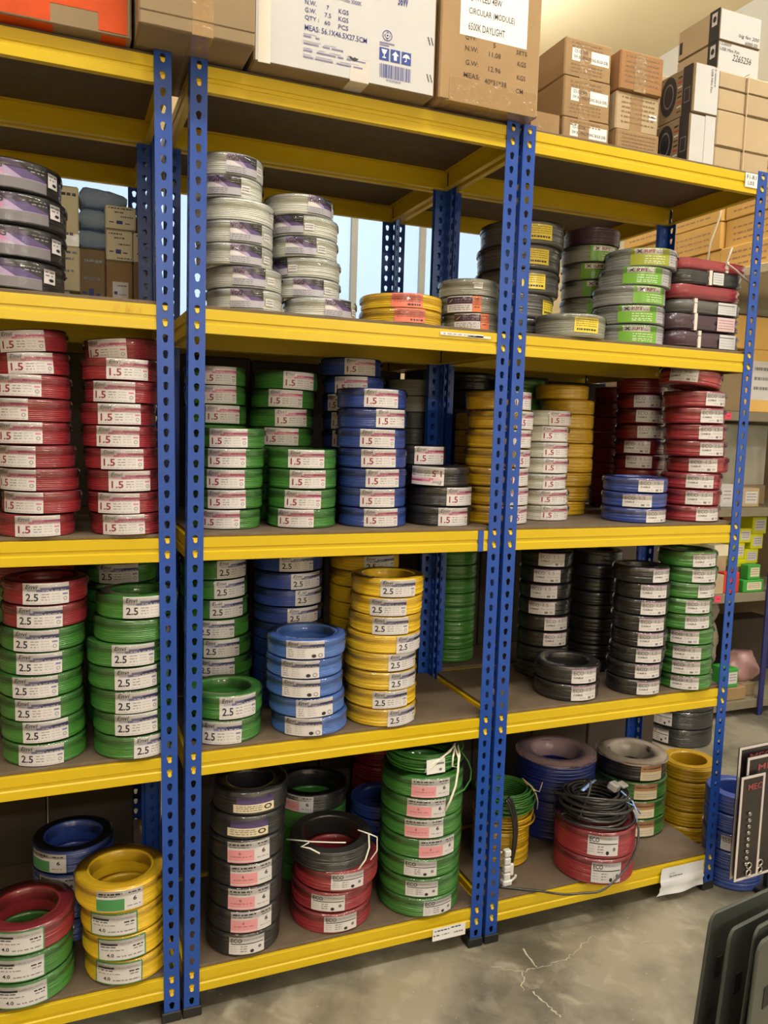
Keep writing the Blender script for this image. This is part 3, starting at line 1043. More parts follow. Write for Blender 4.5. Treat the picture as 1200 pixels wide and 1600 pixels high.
ORD = ['top', 'second', 'third', 'fourth', 'fifth', 'sixth', 'seventh', 'eighth', 'ninth']
COILS = {}
STACKS = [
    ('b1l4_black', 1.8815, 0.125, 0.0735, 0.62, 'black', 'vggd', 0.0032, 1,
     'big stack beside cream boxes, upper left corner',
     [(-0.3556, 0.15, 0.009), (-0.3518, 0.15, 0.167), (-0.3496, 0.15, 0.108), (-0.3602, 0.15, 0.186)]),
    ('b1l3_redA', 1.3115, 0.09, 0.0542, 0.62, 'red', 'e15', 0.0032, 0,
     'left-edge stack on the third shelf up',
     [(-0.3018, 0.0895, 0.072), (-0.288, 0.0895, -0.523), (-0.2918, 0.0895, -0.645), (-0.3002, 0.0895, -0.554), (-0.31, 0.0895, -0.273), (-0.3079, 0.0895, -0.63), (-0.3088, 0.0895, -0.295), (-0.3093, 0.1295, 0.024, None, {'ty': -0.05}), (-0.3145, 0.1395, -0.14, None, {'ty': -0.09})]),
    ('b1l3_redB', 1.3115, 0.09, 0.0536, 0.62, 'red', 'e15', 0.0032, 0,
     'stack left of the first blue post, 1.5 shelf',
     [(-0.0872, 0.087, -0.196), (-0.0934, 0.087, -0.266), (-0.0952, 0.087, 0.084), (-0.0991, 0.087, -0.082), (-0.1046, 0.087, -0.137), (-0.1085, 0.087, -0.041), (-0.0993, 0.087, -0.314), (-0.1047, 0.087, 0.153), (-0.097, 0.137, -0.517, None, {'ty': -0.06})]),
    ('b1l2_C', 0.7415, 0.1, 0.0573, 0.62, 'green', 'e25', 0.0032, 0,
     'left-edge stack on the second shelf up',
     [(-0.2883, 0.1208, -0.094), (-0.291, 0.1208, 0.06), (-0.2935, 0.1208, -0.106), (-0.2962, 0.1208, -0.134), (-0.2926, 0.1208, -0.063), (-0.289, 0.1208, -0.174), (-0.2839, 0.1208, -0.133, 'red'), (-0.2833, 0.1208, 0.027, 'red')]),
    ('b1l2_D', 0.7415, 0.1, 0.05985, 0.62, 'green', 'e25', 0.0032, 0,
     'stack left of the first blue post, 2.5 shelf',
     [(-0.0731, 0.094, 0.451), (-0.0741, 0.094, -0.006), (-0.0798, 0.094, 0.069), (-0.0854, 0.094, 0.116), (-0.0881, 0.094, 0.073), (-0.0721, 0.094, 1.359), (-0.064, 0.094, 0.106)]),
    ('b1l2_Cb', 0.7415, 0.1, 0.0573, 0.62, 'red', None, 0.0032, 0,
     'dim stack behind the red-topped green stack',
     [(-0.3114, 0.34, None, 'green'), (-0.3114, 0.34, None, 'green'), (-0.3114, 0.34, None, 'green'), (-0.3114, 0.34, None, 'green'), (-0.3114, 0.34, None, 'green'), (-0.3114, 0.34, None, 'green'), (-0.3114, 0.34, None, 'green'), (-0.3114, 0.34, None), (-0.3114, 0.34, None)]),
    ('b1l2_Db', 0.7415, 0.098, 0.05772, 0.62, 'green', 'e25', 0.0032, 0,
     'dim stack behind the bright green left stack',
     [(-0.0862, 0.335, None), (-0.0862, 0.335, None), (-0.0862, 0.335, None), (-0.0862, 0.335, None), (-0.0862, 0.335, None), (-0.0862, 0.335, None), (-0.0862, 0.335, -0.014), (-0.0862, 0.335, -0.152)]),
    ('b1l1_E', 0.1335, 0.115, 0.07017, 0.66, 'green', 'gl', 0.0032, 0,
     'red-topped stack in the lower left corner',
     [(-0.3396, 0.109, -0.077), (-0.342, 0.109, -0.113), (-0.3382, 0.109, -0.158, 'red')]),
    ('b1l1_F', 0.1335, 0.1099, 0.06838, 0.68, 'yellow', 'gl', 0.0032, 0,
     'tilted-looking yellow stack, bottom left shelf',
     [(-0.0907, 0.1052, -0.296), (-0.0965, 0.1052, -0.155), (-0.1005, 0.1052, -0.313), (-0.1073, 0.1052, -0.092, None, {'r': 0.116, 'lt': 'gl2'})]),
    ('b1l1_G', 0.1335, 0.1097, 0.06739, 0.68, 'blue', 'gl2', 0.0032, 0,
     'dim stack behind the bottom left yellow coils',
     [(-0.2218, 0.335, None), (-0.2218, 0.335, None), (-0.2218, 0.335, -0.408), (-0.2218, 0.335, -0.72)]),
    ('b2l4_H', 1.8815, 0.1, 0.05466, 0.62, 'white', 'vgg', 0.0032, 0,
     'tall stack right of the second blue post',
     [(0.2134, 0.12, -0.151), (0.2107, 0.12, -0.07), (0.1855, 0.12, 0.116), (0.1847, 0.12, 0.117), (0.1855, 0.12, None, None, {'st': 339}), (0.1656, 0.12, -0.289, None, {'r': 0.09}), (0.1666, 0.12, 0.226, None, {'r': 0.09})]),
    ('b2l4_I', 1.8815, 0.0948, 0.05383, 0.62, 'white', 'vgg', 0.0032, 0,
     'second white stack from the second blue post',
     [(0.4309, 0.145, 0.252, None, {'r': 0.1}), (0.398, 0.175, -0.217), (0.3969, 0.175, -1.285), (0.3884, 0.175, -0.359), (0.3873, 0.175, -0.729), (0.3734, 0.175, 0.425)]),
    ('b2l4_J', 1.8815, 0.1183, 0.04171, 0.66, 'yellow', 'sal', 0.006, 0,
     'pair with salmon labels',
     [(0.672, 0.135, -0.174), (0.6726, 0.135, -0.262)]),
    ('b2l4_K', 1.8815, 0.088, 0.04827, 0.62, 'grey', 'bro', 0.004, 0,
     'trio with orange and plum labels',
     [(0.894, 0.12, -0.472), (0.8858, 0.12, -0.68), (0.8816, 0.12, None, None, {'st': 730})]),
    ('b3l4_L', 1.8815, 0.138, 0.07711, 0.62, 'slate', 'yel', 0.0032, 1,
     'yellow-labelled stack behind the double post',
     [(1.1552, 0.345, 0.464), (1.1605, 0.345, 0.593), (1.181, 0.345, -0.133), (1.1838, 0.345, -0.083), (1.194, 0.345, -0.1)]),
    ('b3l4_M', 1.8815, 0.1078, 0.0711, 0.62, 'grey', 'yel', 0.0032, 0,
     'lying alone with a yellow label before green-labelled stacks',
     [(1.2309, 0.1, -0.111)]),
    ('b3l4_N', 1.8815, 0.095, 0.058, 0.62, 'grey', 'rpt', 0.0045, 0,
     'dim stack behind the shiny one',
     [(1.4717, 0.345, None), (1.4717, 0.345, -0.087), (1.4717, 0.345, 0.008), (1.4717, 0.345, -0.167), (1.4717, 0.345, -0.276), (1.4657, 0.345, 0.053), (1.4728, 0.345, None, 'plum')]),
    ('b3l4_O', 1.8815, 0.1134, 0.05935, 0.62, 'silver', 'rpt', 0.0045, 0,
     'front stack with green labels',
     [(1.4729, 0.125, -0.36), (1.471, 0.125, -0.395), (1.4665, 0.125, 0.013), (1.4877, 0.125, -0.436), (1.5089, 0.125, -0.406, None, {'lt': 'rpto'})]),
    ('b2l3_Q', 1.3115, 0.094, 0.05402, 0.62, 'green', 'e15', 0.0032, 0,
     'front stack right of the second blue post',
     [(0.1775, 0.1606, -0.356), (0.1823, 0.1606, -0.235), (0.1834, 0.1606, -0.286), (0.1862, 0.1606, -0.288), (0.1871, 0.1606, -0.252)]),
    ('b2l3_Qb', 1.3115, 0.088, 0.05556, 0.62, 'green', 'e15', 0.0032, 0,
     'rear stack right of the second blue post',
     [(0.1824, 0.345, None), (0.1824, 0.345, None), (0.1824, 0.345, None), (0.1824, 0.345, None), (0.1824, 0.345, None), (0.1811, 0.345, 0.071), (0.1786, 0.345, -0.044), (0.1778, 0.345, -0.044)]),
    ('b2l3_R', 1.3115, 0.098, 0.05433, 0.62, 'green', 'e15', 0.0032, 0,
     'low stack left of the blue stack, 1.5 shelf',
     [(0.3903, 0.1535, -0.456), (0.3913, 0.1535, -0.253), (0.3914, 0.1535, -0.115), (0.3897, 0.1535, -0.151)]),
    ('b2l3_Rb', 1.3115, 0.0965, 0.05504, 0.62, 'green', 'e15', 0.0032, 0,
     'tall stack behind the low green one, 1.5 shelf',
     [(0.3811, 0.345, None), (0.3811, 0.345, None), (0.3811, 0.345, None), (0.3811, 0.345, None), (0.3765, 0.345, -0.225), (0.3763, 0.345, 0.102), (0.3816, 0.345, -0.162), (0.3906, 0.345, 0.191)]),
    ('b2l3_S', 1.3115, 0.1007, 0.0559, 0.62, 'blue', 'e15', 0.0032, 0,
     'front blue stack, middle rack 1.5 shelf',
     [(0.6033, 0.145, -0.08), (0.5996, 0.145, -0.173), (0.6, 0.145, -0.028), (0.5983, 0.145, -0.158), (0.5946, 0.145, -0.171), (0.596, 0.145, 0.25), (0.5933, 0.145, -0.069)]),
    ('b2l3_Sb', 1.3115, 0.0956, 0.05452, 0.62, 'blue', 'e15', 0.0032, 0,
     'rear blue stack, middle rack 1.5 shelf',
     [(0.6094, 0.345, None), (0.6094, 0.345, None), (0.6094, 0.345, None), (0.6094, 0.345, None), (0.6094, 0.345, -0.504), (0.6094, 0.345, -0.562), (0.6094, 0.345, -0.751), (0.6094, 0.345, -0.446), (0.5975, 0.345, 0.002)]),
    ('b2l3_T', 1.3115, 0.09, 0.05682, 0.62, 'grey', None, 0.0032, 0,
     'dim stack behind the blue ones, 1.5 shelf',
     [(0.9277, 0.6, None, 'slate'), (0.9277, 0.6, None, 'slate'), (0.9277, 0.6, None, 'slate'), (0.9277, 0.6, None, 'slate'), (0.9277, 0.6, None, 'slate'), (0.9277, 0.6, None, 'slate'), (0.9277, 0.6, None), (0.9277, 0.6, None)]),
    ('b2l3_U', 1.3115, 0.098, 0.0584, 0.62, 'black', 'e15', 0.0032, 0,
     'stack between blue stack and double post',
     [(0.8188, 0.14, 0.068), (0.8207, 0.14, 0.278), (0.8097, 0.14, -0.771, None, {'inv': 1}), (0.7779, 0.21, 0.038, None, {'r': 0.085})]),
    ('b2l3_V', 1.3115, 0.1, 0.05769, 0.62, 'amber', 'e15', 0.0032, 1,
     'stack behind the double post, 1.5 shelf',
     [(1.0192, 0.15, 0.493), (1.0205, 0.15, 0.391), (1.0174, 0.15, 0.421), (1.0211, 0.15, 0.536), (1.0226, 0.15, 0.325), (1.0263, 0.15, 0.491), (1.016, 0.15, 0.458)]),
    ('b2l3_Vb', 1.3115, 0.09, 0.05692, 0.62, 'amber', None, 0.0032, 1,
     'dim rear yellow stack by the double post',
     [(1.0855, 0.375, None), (1.0855, 0.375, None), (1.0855, 0.375, None), (1.0855, 0.375, None), (1.0855, 0.375, None), (1.0855, 0.375, None)]),
    ('b2l3_Vk', 1.3115, 0.09, 0.0613, 0.62, 'black', None, 0.0032, 1,
     'dim far stack behind the double post, 1.5 shelf',
     [(1.1685, 0.62, None), (1.1685, 0.62, None), (1.1685, 0.62, None), (1.1685, 0.62, None), (1.1685, 0.62, None), (1.1685, 0.62, None), (1.1685, 0.62, None), (1.1685, 0.62, None)]),
    ('b3l3_W', 1.3115, 0.088, 0.05075, 0.62, 'white', 'e15', 0.0032, 0,
     'white stack right of the double post',
     [(1.231, 0.21, 0.007), (1.2278, 0.21, -0.05), (1.2169, 0.21, 0.157), (1.2214, 0.21, 0.097), (1.2181, 0.21, 0.098), (1.2174, 0.21, 0.011), (1.2216, 0.21, 0.221)]),
    ('b3l3_Wg', 1.3115, 0.09, 0.05883, 0.62, 'green', None, 0.0032, 1,
     'dim stack behind the white stack',
     [(1.3212, 0.52, None), (1.3212, 0.52, None), (1.3212, 0.52, None), (1.3212, 0.52, None), (1.3212, 0.52, None), (1.3212, 0.52, None), (1.3212, 0.52, None), (1.3212, 0.52, None)]),
    ('b3l3_X', 1.3115, 0.092, 0.04983, 0.62, 'amber', None, 0.0032, 1,
     'yellow stack behind the white stack',
     [(1.3973, 0.35, None), (1.4105, 0.35, None), (1.4179, 0.35, None), (1.42, 0.35, None), (1.4192, 0.35, None), (1.4158, 0.35, None), (1.4151, 0.35, None), (1.4146, 0.35, None), (1.3868, 0.35, None)]),
    ('b3l3_Y', 1.3115, 0.09, 0.05845, 0.62, 'darkred', 'eco', 0.0032, 1,
     'far dark stack behind the low blue trio',
     [(1.7949, 0.56, None), (1.7949, 0.56, None), (1.7949, 0.56, None), (1.7949, 0.56, None), (1.7949, 0.56, None), (1.7949, 0.56, None), (1.7949, 0.56, None), (1.7949, 0.56, None)]),
    ('b3l3_Y2', 1.3115, 0.0892, 0.05407, 0.62, 'darkred', 'eco', 0.0032, 1,
     'middle stack between yellow and bright red stacks',
     [(1.7239, 0.33, None), (1.7239, 0.33, None), (1.7239, 0.33, None), (1.7239, 0.33, -0.709), (1.7239, 0.33, -0.818), (1.7239, 0.33, -0.309), (1.7239, 0.33, -0.396), (1.7239, 0.33, -0.512), (1.7161, 0.33, None)]),
    ('b3l3_Z', 1.3115, 0.1006, 0.0545, 0.62, 'red', 'eco', 0.0032, 1,
     'bright stack beside the end post',
     [(1.7674, 0.1138, -0.04), (1.7679, 0.1138, -0.411), (1.7685, 0.1138, -0.433), (1.7917, 0.1138, -0.548), (1.7749, 0.1138, -0.115), (1.7698, 0.1138, -0.143), (1.7615, 0.1138, -0.068), (1.7578, 0.1138, 0.093), (1.737, 0.1138, -0.97, None, {'ty': 0.12, 'dz': 0.012})]),
    ('b3l3_AA', 1.3115, 0.1053, 0.04929, 0.62, 'blue', 'eco', 0.0032, 1,
     'low trio, right rack third shelf',
     [(1.5352, 0.1179, 0.145), (1.5352, 0.1179, -0.589), (1.5352, 0.1179, -0.146)]),
    ('b2l2_AB', 0.7415, 0.1, 0.0672, 0.7, 'green', 'e25', 0.0032, 0,
     'front pair beside the second blue post',
     [(0.1682, 0.1137, -0.255), (0.171, 0.1137, 0.188)]),
    ('b2l2_AC', 0.7415, 0.098, 0.05742, 0.62, 'green', 'e25', 0.0032, 0,
     '2.5 stack behind the green front pair',
     [(0.1886, 0.335, None), (0.1886, 0.335, None), (0.1954, 0.335, -0.277), (0.1907, 0.335, -0.064), (0.1841, 0.335, -0.171), (0.1794, 0.335, 0.231), (0.1769, 0.335, 0.377), (0.1763, 0.335, 0.458)]),
    ('b2l2_AD', 0.7415, 0.1058, 0.05204, 0.62, 'blue', 'e25', 0.0032, 0,
     'rear dark stack, middle rack 2.5 shelf',
     [(0.4055, 0.335, None), (0.4055, 0.335, None), (0.4055, 0.335, None), (0.4055, 0.335, None), (0.4055, 0.335, 0.184), (0.4055, 0.335, 0.234), (0.4055, 0.335, 0.445), (0.4055, 0.335, 0.314), (0.4055, 0.335, -0.013)]),
    ('b2l2_AE', 0.7415, 0.108, 0.05476, 0.72, 'sky', 'e25b', 0.0032, 0,
     'front stack, middle rack 2.5 shelf',
     [(0.41, 0.1024, -0.457), (0.4012, 0.1024, -0.061), (0.3944, 0.1024, -0.385), (0.3933, 0.1024, -0.413), (0.3979, 0.1024, -0.321, None, {'r': 0.112})]),
    ('b2l2_AF', 0.7415, 0.106, 0.05375, 0.7, 'yellow', 'e25', 0.0032, 0,
     'front yellow stack, middle rack 2.5 shelf',
     [(0.6317, 0.1053, 0.324), (0.63, 0.1053, -0.083), (0.6283, 0.1053, 0.361), (0.6266, 0.1053, 0.34), (0.6342, 0.1053, 0.461, None, {'r': 0.109}), (0.6386, 0.1053, -0.224), (0.642, 0.1053, -0.342), (0.6443, 0.1053, -0.081)]),
    ('b2l2_AG', 0.7415, 0.1116, 0.05121, 0.62, 'yellow', 'e25', 0.0032, 0,
     'rear yellow stack, middle rack 2.5 shelf',
     [(0.6577, 0.335, None), (0.6577, 0.335, None), (0.6577, 0.335, None), (0.6577, 0.335, None), (0.6577, 0.335, None), (0.6577, 0.335, None), (0.6577, 0.335, None), (0.6577, 0.335, 0.218), (0.6577, 0.335, 0.102)]),
    ('b2l2_AH', 0.7415, 0.095, 0.0519, 0.62, 'green', None, 0.0032, 1,
     'dim stack seen past the rear posts',
     [(1.109, 0.6, None), (1.109, 0.6, None), (1.109, 0.6, None), (1.109, 0.6, None), (1.109, 0.6, None), (1.109, 0.6, None), (1.109, 0.6, None), (1.109, 0.6, None)]),
    ('b3l2_AI', 0.7415, 0.0902, 0.05602, 0.62, 'black', 'eco', 0.0032, 1,
     'rear stack just right of the double post',
     [(1.3451, 0.33, None), (1.3451, 0.33, None), (1.3451, 0.33, -0.054), (1.3451, 0.33, -0.039), (1.3451, 0.33, -0.701), (1.3451, 0.33, -0.643), (1.3451, 0.33, -0.541), (1.3451, 0.33, -0.381)]),
    ('b3l2_AJ', 0.7415, 0.092, 0.04866, 0.62, 'black', None, 0.0032, 1,
     'dim stack between two labelled black stacks',
     [(1.5763, 0.35, None), (1.5763, 0.35, None), (1.5763, 0.35, None), (1.5763, 0.35, None), (1.5763, 0.35, None), (1.5763, 0.35, None), (1.5763, 0.35, None), (1.5763, 0.35, None), (1.5763, 0.35, None)]),
    ('b3l2_AK', 0.7415, 0.1055, 0.05736, 0.68, 'black', 'eco', 0.0032, 1,
     'low pair before the tall black stacks',
     [(1.3003, 0.1146, -0.02), (1.3003, 0.1146, -0.035)]),
    ('b3l2_AL', 0.7415, 0.09, 0.05332, 0.62, 'black', 'eco', 0.0032, 1,
     'tall front black stack, right rack',
     [(1.5494, 0.085, -0.027), (1.5505, 0.085, -0.136), (1.5596, 0.085, -0.218), (1.5632, 0.085, -0.219), (1.5588, 0.085, -0.167), (1.5625, 0.085, -0.176), (1.5661, 0.085, -0.249), (1.5536, 0.085, 0.263)]),
    ('b3l2_AM', 0.7415, 0.095, 0.05266, 0.62, 'green', 'eco', 0.0032, 1,
     'tall stack beside the end post',
     [(1.7557, 0.0775, -0.642), (1.7537, 0.0775, -0.613), (1.7517, 0.0775, -0.598), (1.7525, 0.0775, -0.729), (1.7392, 0.0775, -0.166), (1.7369, 0.0775, -0.158), (1.7404, 0.0775, 0.198), (1.7496, 0.0775, -0.11), (1.7436, 0.0775, -0.072)]),
    ('b2l1_AN', 0.1335, 0.105, 0.06717, 0.62, 'black', 'pin', 0.0032, 0,
     'tall black stack, bottom shelf of middle rack',
     [(0.2266, 0.1083, -0.107, None, {'lt': 'ecol'}), (0.2294, 0.1083, 0.001), (0.2321, 0.1083, -0.109), (0.2328, 0.1083, -0.059), (0.2336, 0.1083, -0.154), (0.2361, 0.1083, -0.213, None, {'lt': 'cre'}), (0.2425, 0.1083, -0.121, None, {'lt': 'cre'})]),
    ('b2l1_AO', 0.1335, 0.1218, 0.06354, 0.72, 'red', 'ecol', 0.0032, 0,
     'stack under the tied black coil',
     [(0.5001, 0.1339, -0.069), (0.5023, 0.1339, -0.419), (0.5138, 0.1339, -0.046, None, {'r': 0.127}), (0.4962, 0.1339, None, 'black', {'tx': 0.05, 'lab': 'loose black wire coil tied with white cord on top of red coils'})]),
    ('b2l1_AP', 0.1335, 0.1267, 0.06229, 0.7, 'green', 'pin', 0.0032, 0,
     'tall green stack, bottom shelf of middle rack',
     [(0.7843, 0.1188, 0.092, None, {'lt': 'ecol'}), (0.7843, 0.1188, -0.351, None, {'lt': 'ecol'}), (0.7842, 0.1188, -0.402, None, {'lt': 'ecol'}), (0.7863, 0.1188, 0.004), (0.7861, 0.1188, -0.359), (0.7859, 0.1188, -0.316), (0.7858, 0.1188, -0.221)]),
    ('b2l1_AQ', 0.1335, 0.115, 0.06017, 0.74, 'black', 'pin', 0.0032, 0,
     'dim stack behind the tied black coil',
     [(0.5107, 0.385, None, 'green'), (0.5107, 0.385, None, 'green'), (0.5107, 0.385, None, 'green'), (0.5107, 0.385, None, 'green'), (0.5107, 0.385, -0.76)]),
    ('b2l1_AR', 0.1335, 0.1, 0.04657, 0.62, 'blue', None, 0.0032, 1,
     'dim stack beside the tall green coils',
     [(0.7419, 0.35, None), (0.7419, 0.35, None), (0.7419, 0.35, None), (0.7419, 0.35, None), (0.7419, 0.35, None)]),
    ('b3l1_AU', 0.1335, 0.145, 0.07275, 0.62, 'navy', None, 0.0032, 1,
     'film-wrapped stack, bottom shelf of right rack',
     [(1.4535, 0.365, None), (1.4535, 0.365, None), (1.4535, 0.365, None), (1.4535, 0.365, None)]),
    ('b3l1_AV', 0.1335, 0.1314, 0.07062, 0.62, 'green', 'org', 0.0032, 1,
     'stack with silvery film top, bottom shelf',
     [(1.7411, 0.29, -0.263), (1.7411, 0.29, -0.3), (1.7411, 0.29, -0.242), (1.7411, 0.29, -0.082, 'black', {'r': 0.128})]),
    ('b3l1_AW', 0.1335, 0.1328, 0.09079, 0.62, 'red', 'ecol', 0.0032, 0,
     'pair under the loose black cable',
     [(1.4227, 0.0796, -0.312), (1.4227, 0.0796, -0.435)]),
    ('fl_AX', 0.002, 0.104, 0.05905, 0.62, 'amber', None, 0.0032, 1,
     'floor stack left of the end post foot',
     [(2.0032, 0.27, None), (2.0032, 0.27, None), (2.0032, 0.27, None), (2.0032, 0.27, None), (2.0032, 0.27, None), (2.0032, 0.27, None)]),
    ('fl_AY', 0.002, 0.105, 0.06847, 0.62, 'blue', 'ecol', 0.0032, 1,
     'floor stack right of the end post foot',
     [(2.0062, 0.0345, None), (2.0062, 0.0345, None), (2.0062, 0.0345, -0.719), (2.0062, 0.0345, None), (2.0062, 0.0345, None)]),
    ('fl_BK', 0.002, 0.174, 0.09368, 0.62, 'black', 'ecol', 0.008, 0,
     'big floor stack behind the racks',
     [(2.8049, 1.1851, -1.266), (2.8049, 1.1851, -1.2), (2.8049, 1.1851, None)]),
]


for si, s in enumerate(STACKS):
    key, z0, r, h, rin, scol, lt, wire, sm, where = s[:10]
    coils = s[10]
    n = len(coils)
    COILS[key] = []
    rg = random.Random(si + 5)
    for i, c in enumerate(coils):
        x, y, th = c[0], c[1], c[2]
        col = (c[3] if len(c) > 3 else None) or scol
        opt = c[4] if len(c) > 4 else {}
        rr = opt.get('r', r)
        me = coil_mesh(rr, h, rin, max(wire, .0046), sm, col, i % 2)
        zz = z0 + h * (i + .5) + opt.get('dz', 0)
        ang = th if th is not None else rg.uniform(-1, 1) + .3
        o = link_mesh('wire_coil', me, None, (x, y, zz), (opt.get('tx', 0) + rg.uniform(-.006, .006), opt.get('ty', 0) + rg.uniform(-.006, .006), 0))
        o.rotation_euler = (Matrix.Rotation(o.rotation_euler.y, 3, 'Y') @ Matrix.Rotation(o.rotation_euler.x, 3, 'X') @ Matrix.Rotation(ang, 3, 'Z')).to_euler()
        pos = n - 1 - i
        cw = WORD.get(col, col)
        if n == 1:
            lab = '%s wire coil, %s' % (cw, where)
        else:
            lab = '%s wire coil, %s, %s' % (cw, 'topmost' if pos == 0 else ('lowest' if i == 0 else ORD[pos] + ' from top'), where)
        if (th is not None or 'st' in opt) and not opt.get('nofilm'):
            link_mesh('plastic_wrap', film_mesh(rr, h, rin), o)
        tag(o, opt.get('lab', lab), 'wire coil', 'coils of the ' + where)
        COILS[key].append(o)
        kind = opt.get('lt', lt)
        R_ = rr + .0010
        if 'st' in opt:
            link_mesh('sticker', label_mesh('st', R_, .018, 0, 0), o, (0, 0, .004))
        elif kind and th is not None:
            link_mesh('coil_label', label_mesh(kind, R_, h, opt.get('inv', 0), (i + si) % 2), o, (0, 0, rg.uniform(-.0012, .0012)), (0, rg.uniform(-.02, .02), 0))
            if kind == 'vgg':
                link_mesh('sticker', label_mesh('st', R_ + .0003, .018, 0, 0), o, (0, 0, -.004), (0, 0, .62))

# ------------------------------------------------------------------ cardboard boxes
CARD = mat('cardboard', (160, 131, 93), .8, noise=.06, nscale=9, bump=.12, bscale=150, var=.05)
CARD2 = mat('cardboard_grey', (144, 124, 94), .8, noise=.06, nscale=9, bump=.12, bscale=150)
CARD3 = mat('cardboard_orange', (160, 118, 76), .8, noise=.06, nscale=9, bump=.12, bscale=150)
CARDP = mat('cardboard_pale', (184, 163, 131), .8, noise=.04, nscale=9, bump=.1, bscale=150, var=.04)
CARDY = mat('cardboard_yellow', (226, 182, 104), .8, noise=.05, nscale=9, bump=.1, bscale=150, var=.06)
CREAM = mat('cream_card', (238, 228, 200), .7, noise=.03, nscale=8)
WCARD = mat('white_card', (198, 198, 200), .6, noise=.03, nscale=8)
DKC = mat('dark_print_card', (52, 48, 46), .5, noise=.1)
TAPE = mat('clear_brown_tape', (156, 126, 88), .22, coat=.8, coat_rough=.08, coatbump=.8, bump=.3, bscale=40)
OTAPE = mat('orange_tape', (206, 74, 14), .45, noise=.12, nscale=14, bump=.5, bscale=30, spec=.3)
FOIL, _nt, _b = new_mat('silver_blue_film')
_b.inputs['Base Color'].default_value = (*lin((186, 210, 246)), 1)
_b.inputs['Roughness'].default_value = .3
_tr = _nt.nodes.new('ShaderNodeBsdfTranslucent'); _tr.inputs[0].default_value = (*lin((206, 222, 244)), 1)
_mx = _nt.nodes.new('ShaderNodeMixShader'); _mx.inputs[0].default_value = .15
_nz = _nt.nodes.new('ShaderNodeTexNoise'); _nz.inputs['Scale'].default_value = 30
_bp = _nt.nodes.new('ShaderNodeBump'); _bp.inputs['Strength'].default_value = 1; _bp.inputs['Distance'].default_value = .006
_nt.links.new(_nz.outputs['Fac'], _bp.inputs['Height']); _nt.links.new(_bp.outputs[0], _b.inputs['Normal'])
_nt.links.new(_b.outputs[0], _mx.inputs[1]); _nt.links.new(_tr.outputs[0], _mx.inputs[2]); _nt.links.new(_mx.outputs[0], _nt.nodes['Material Output'].inputs['Surface'])


def carton(label, x0, y0, z0, x1, y1, z1, m=None, name='cardboard_box', yaw=0.0, cat='box', group=None, seam=True, faces=None):
    """a carton with its own origin at the base centre; faces = {side: material} for printed sides"""
    m = m or CARD
    w, d, h = (x1 - x0) / 2, (y1 - y0) / 2, z1 - z0
    b_ = MB()
    b_.box(-w, -d, 0, w, d, h, c=min(.004, w * .1))
    mats = [m]
    if faces:
        for k, fm in faces.items():
            mats.append(fm)
            idx = {'x0': 0, 'y0': 1, 'z0': 2, 'x1': 3, 'y1': 4, 'z1': 5}[k]
            b_.m[idx] = len(mats) - 1
    o = b_.build(name, mats, loc=((x0 + x1) / 2, (y0 + y1) / 2, z0), rot=(0, 0, yaw))
    tag(o, label, cat, group)
    if seam:
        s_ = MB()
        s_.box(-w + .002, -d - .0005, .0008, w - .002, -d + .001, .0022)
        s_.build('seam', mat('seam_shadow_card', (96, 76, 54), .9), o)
    o['_dim'] = (w, d, h)
    return o


def front(o, A, name, u, v):
    """artwork A on the -y face, lower-left corner at (u,v) metres from the face's lower-left corner"""
    w, d, h = o['_dim']
    return A.flat(name, o, (-w + u, -d - .0004, v), (1, 0, 0), (0, 0, 1), (0, -1, 0))


def leftside(o, A, name, u, v):
    w, d, h = o['_dim']
    return A.flat(name, o, (-w - .0004, d - u, v), (0, -1, 0), (0, 0, 1), (-1, 0, 0))


def strip(o, name, u0, v0, u1, v1, m, t=.0006):
    w, d, h = o['_dim']
    b_ = MB()
    b_.box(-w + u0, -d - t, v0, -w + u1, -d + .0002, v1)
    return b_.build(name, m, o)


ZT = 2.4530
# orange taped box
o = carton('old carton bound with orange tape, above the leftmost rack', -.46, -.026, ZT, -.084, .33, ZT + .33, CARD2)
strip(o, 'tape', .085, .006, .205, .33, OTAPE); strip(o, 'tape', .205, .045, .31, .33, OTAPE, .0009); strip(o, 'tape', .305, .008, .366, .33, OTAPE, .0013)
w, d, h = o['_dim']
b_ = MB(); b_.box(-w + .085, -d + .001, -.0006, -w + .21, .1, .0002); b_.box(-w + .31, -d + .001, -.0006, -w + .365, .1, .0002); b_.build('tape', OTAPE, o)
# plain carton above posts
o = carton('plain brown carton with vertical brown tape over the first two posts', -.076, -.108, ZT + .004, .182, .26, ZT + .31, CARD2)
strip(o, 'tape', .115, 0, .163, .305, TAPE)
w, d, h = o['_dim']
b_ = MB(); b_.box(-w + .115, -d, -.0006, -w + .163, d, .0002); b_.build('tape', TAPE, o)
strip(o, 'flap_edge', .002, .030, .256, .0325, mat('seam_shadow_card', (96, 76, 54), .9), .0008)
# white printed box
o = carton('white carton with blue print and shipping symbols on its face', .192, -.050, ZT, .668, .50, ZT + .275, CARD2, faces={'y0': WCARD})
H_ = .275
A = Print(.476, H_)
T = lambda s_, u0, v0, u1, v1, bo=.01, c='blueink': A.text(s_, u0, v0, u1, v1, c, 1, bo)
T('N.W.', .26, .560, .32, .600); T('7', .375, .555, .388, .592); T('KGS', .44, .548, .495, .588)
T('G.W.', .26, .495, .32, .535); T('7.5', .365, .490, .40, .527); T('KGS', .44, .483, .495, .523)
T('QTY :', .26, .428, .335, .470); T('60', .365, .425, .396, .462); T('PCS', .44, .416, .495, .456)
T('MEAS: 56.1X46.5X27.5CM', .26, .345, .60, .392)
A.ring(.357, .685, .016, .034, 'blueink', 1, .8); T('Warm White 3000K', .38, .655, .565, .690, .0); T('Daylight 6500K', .38, .735, .53, .770, .0)
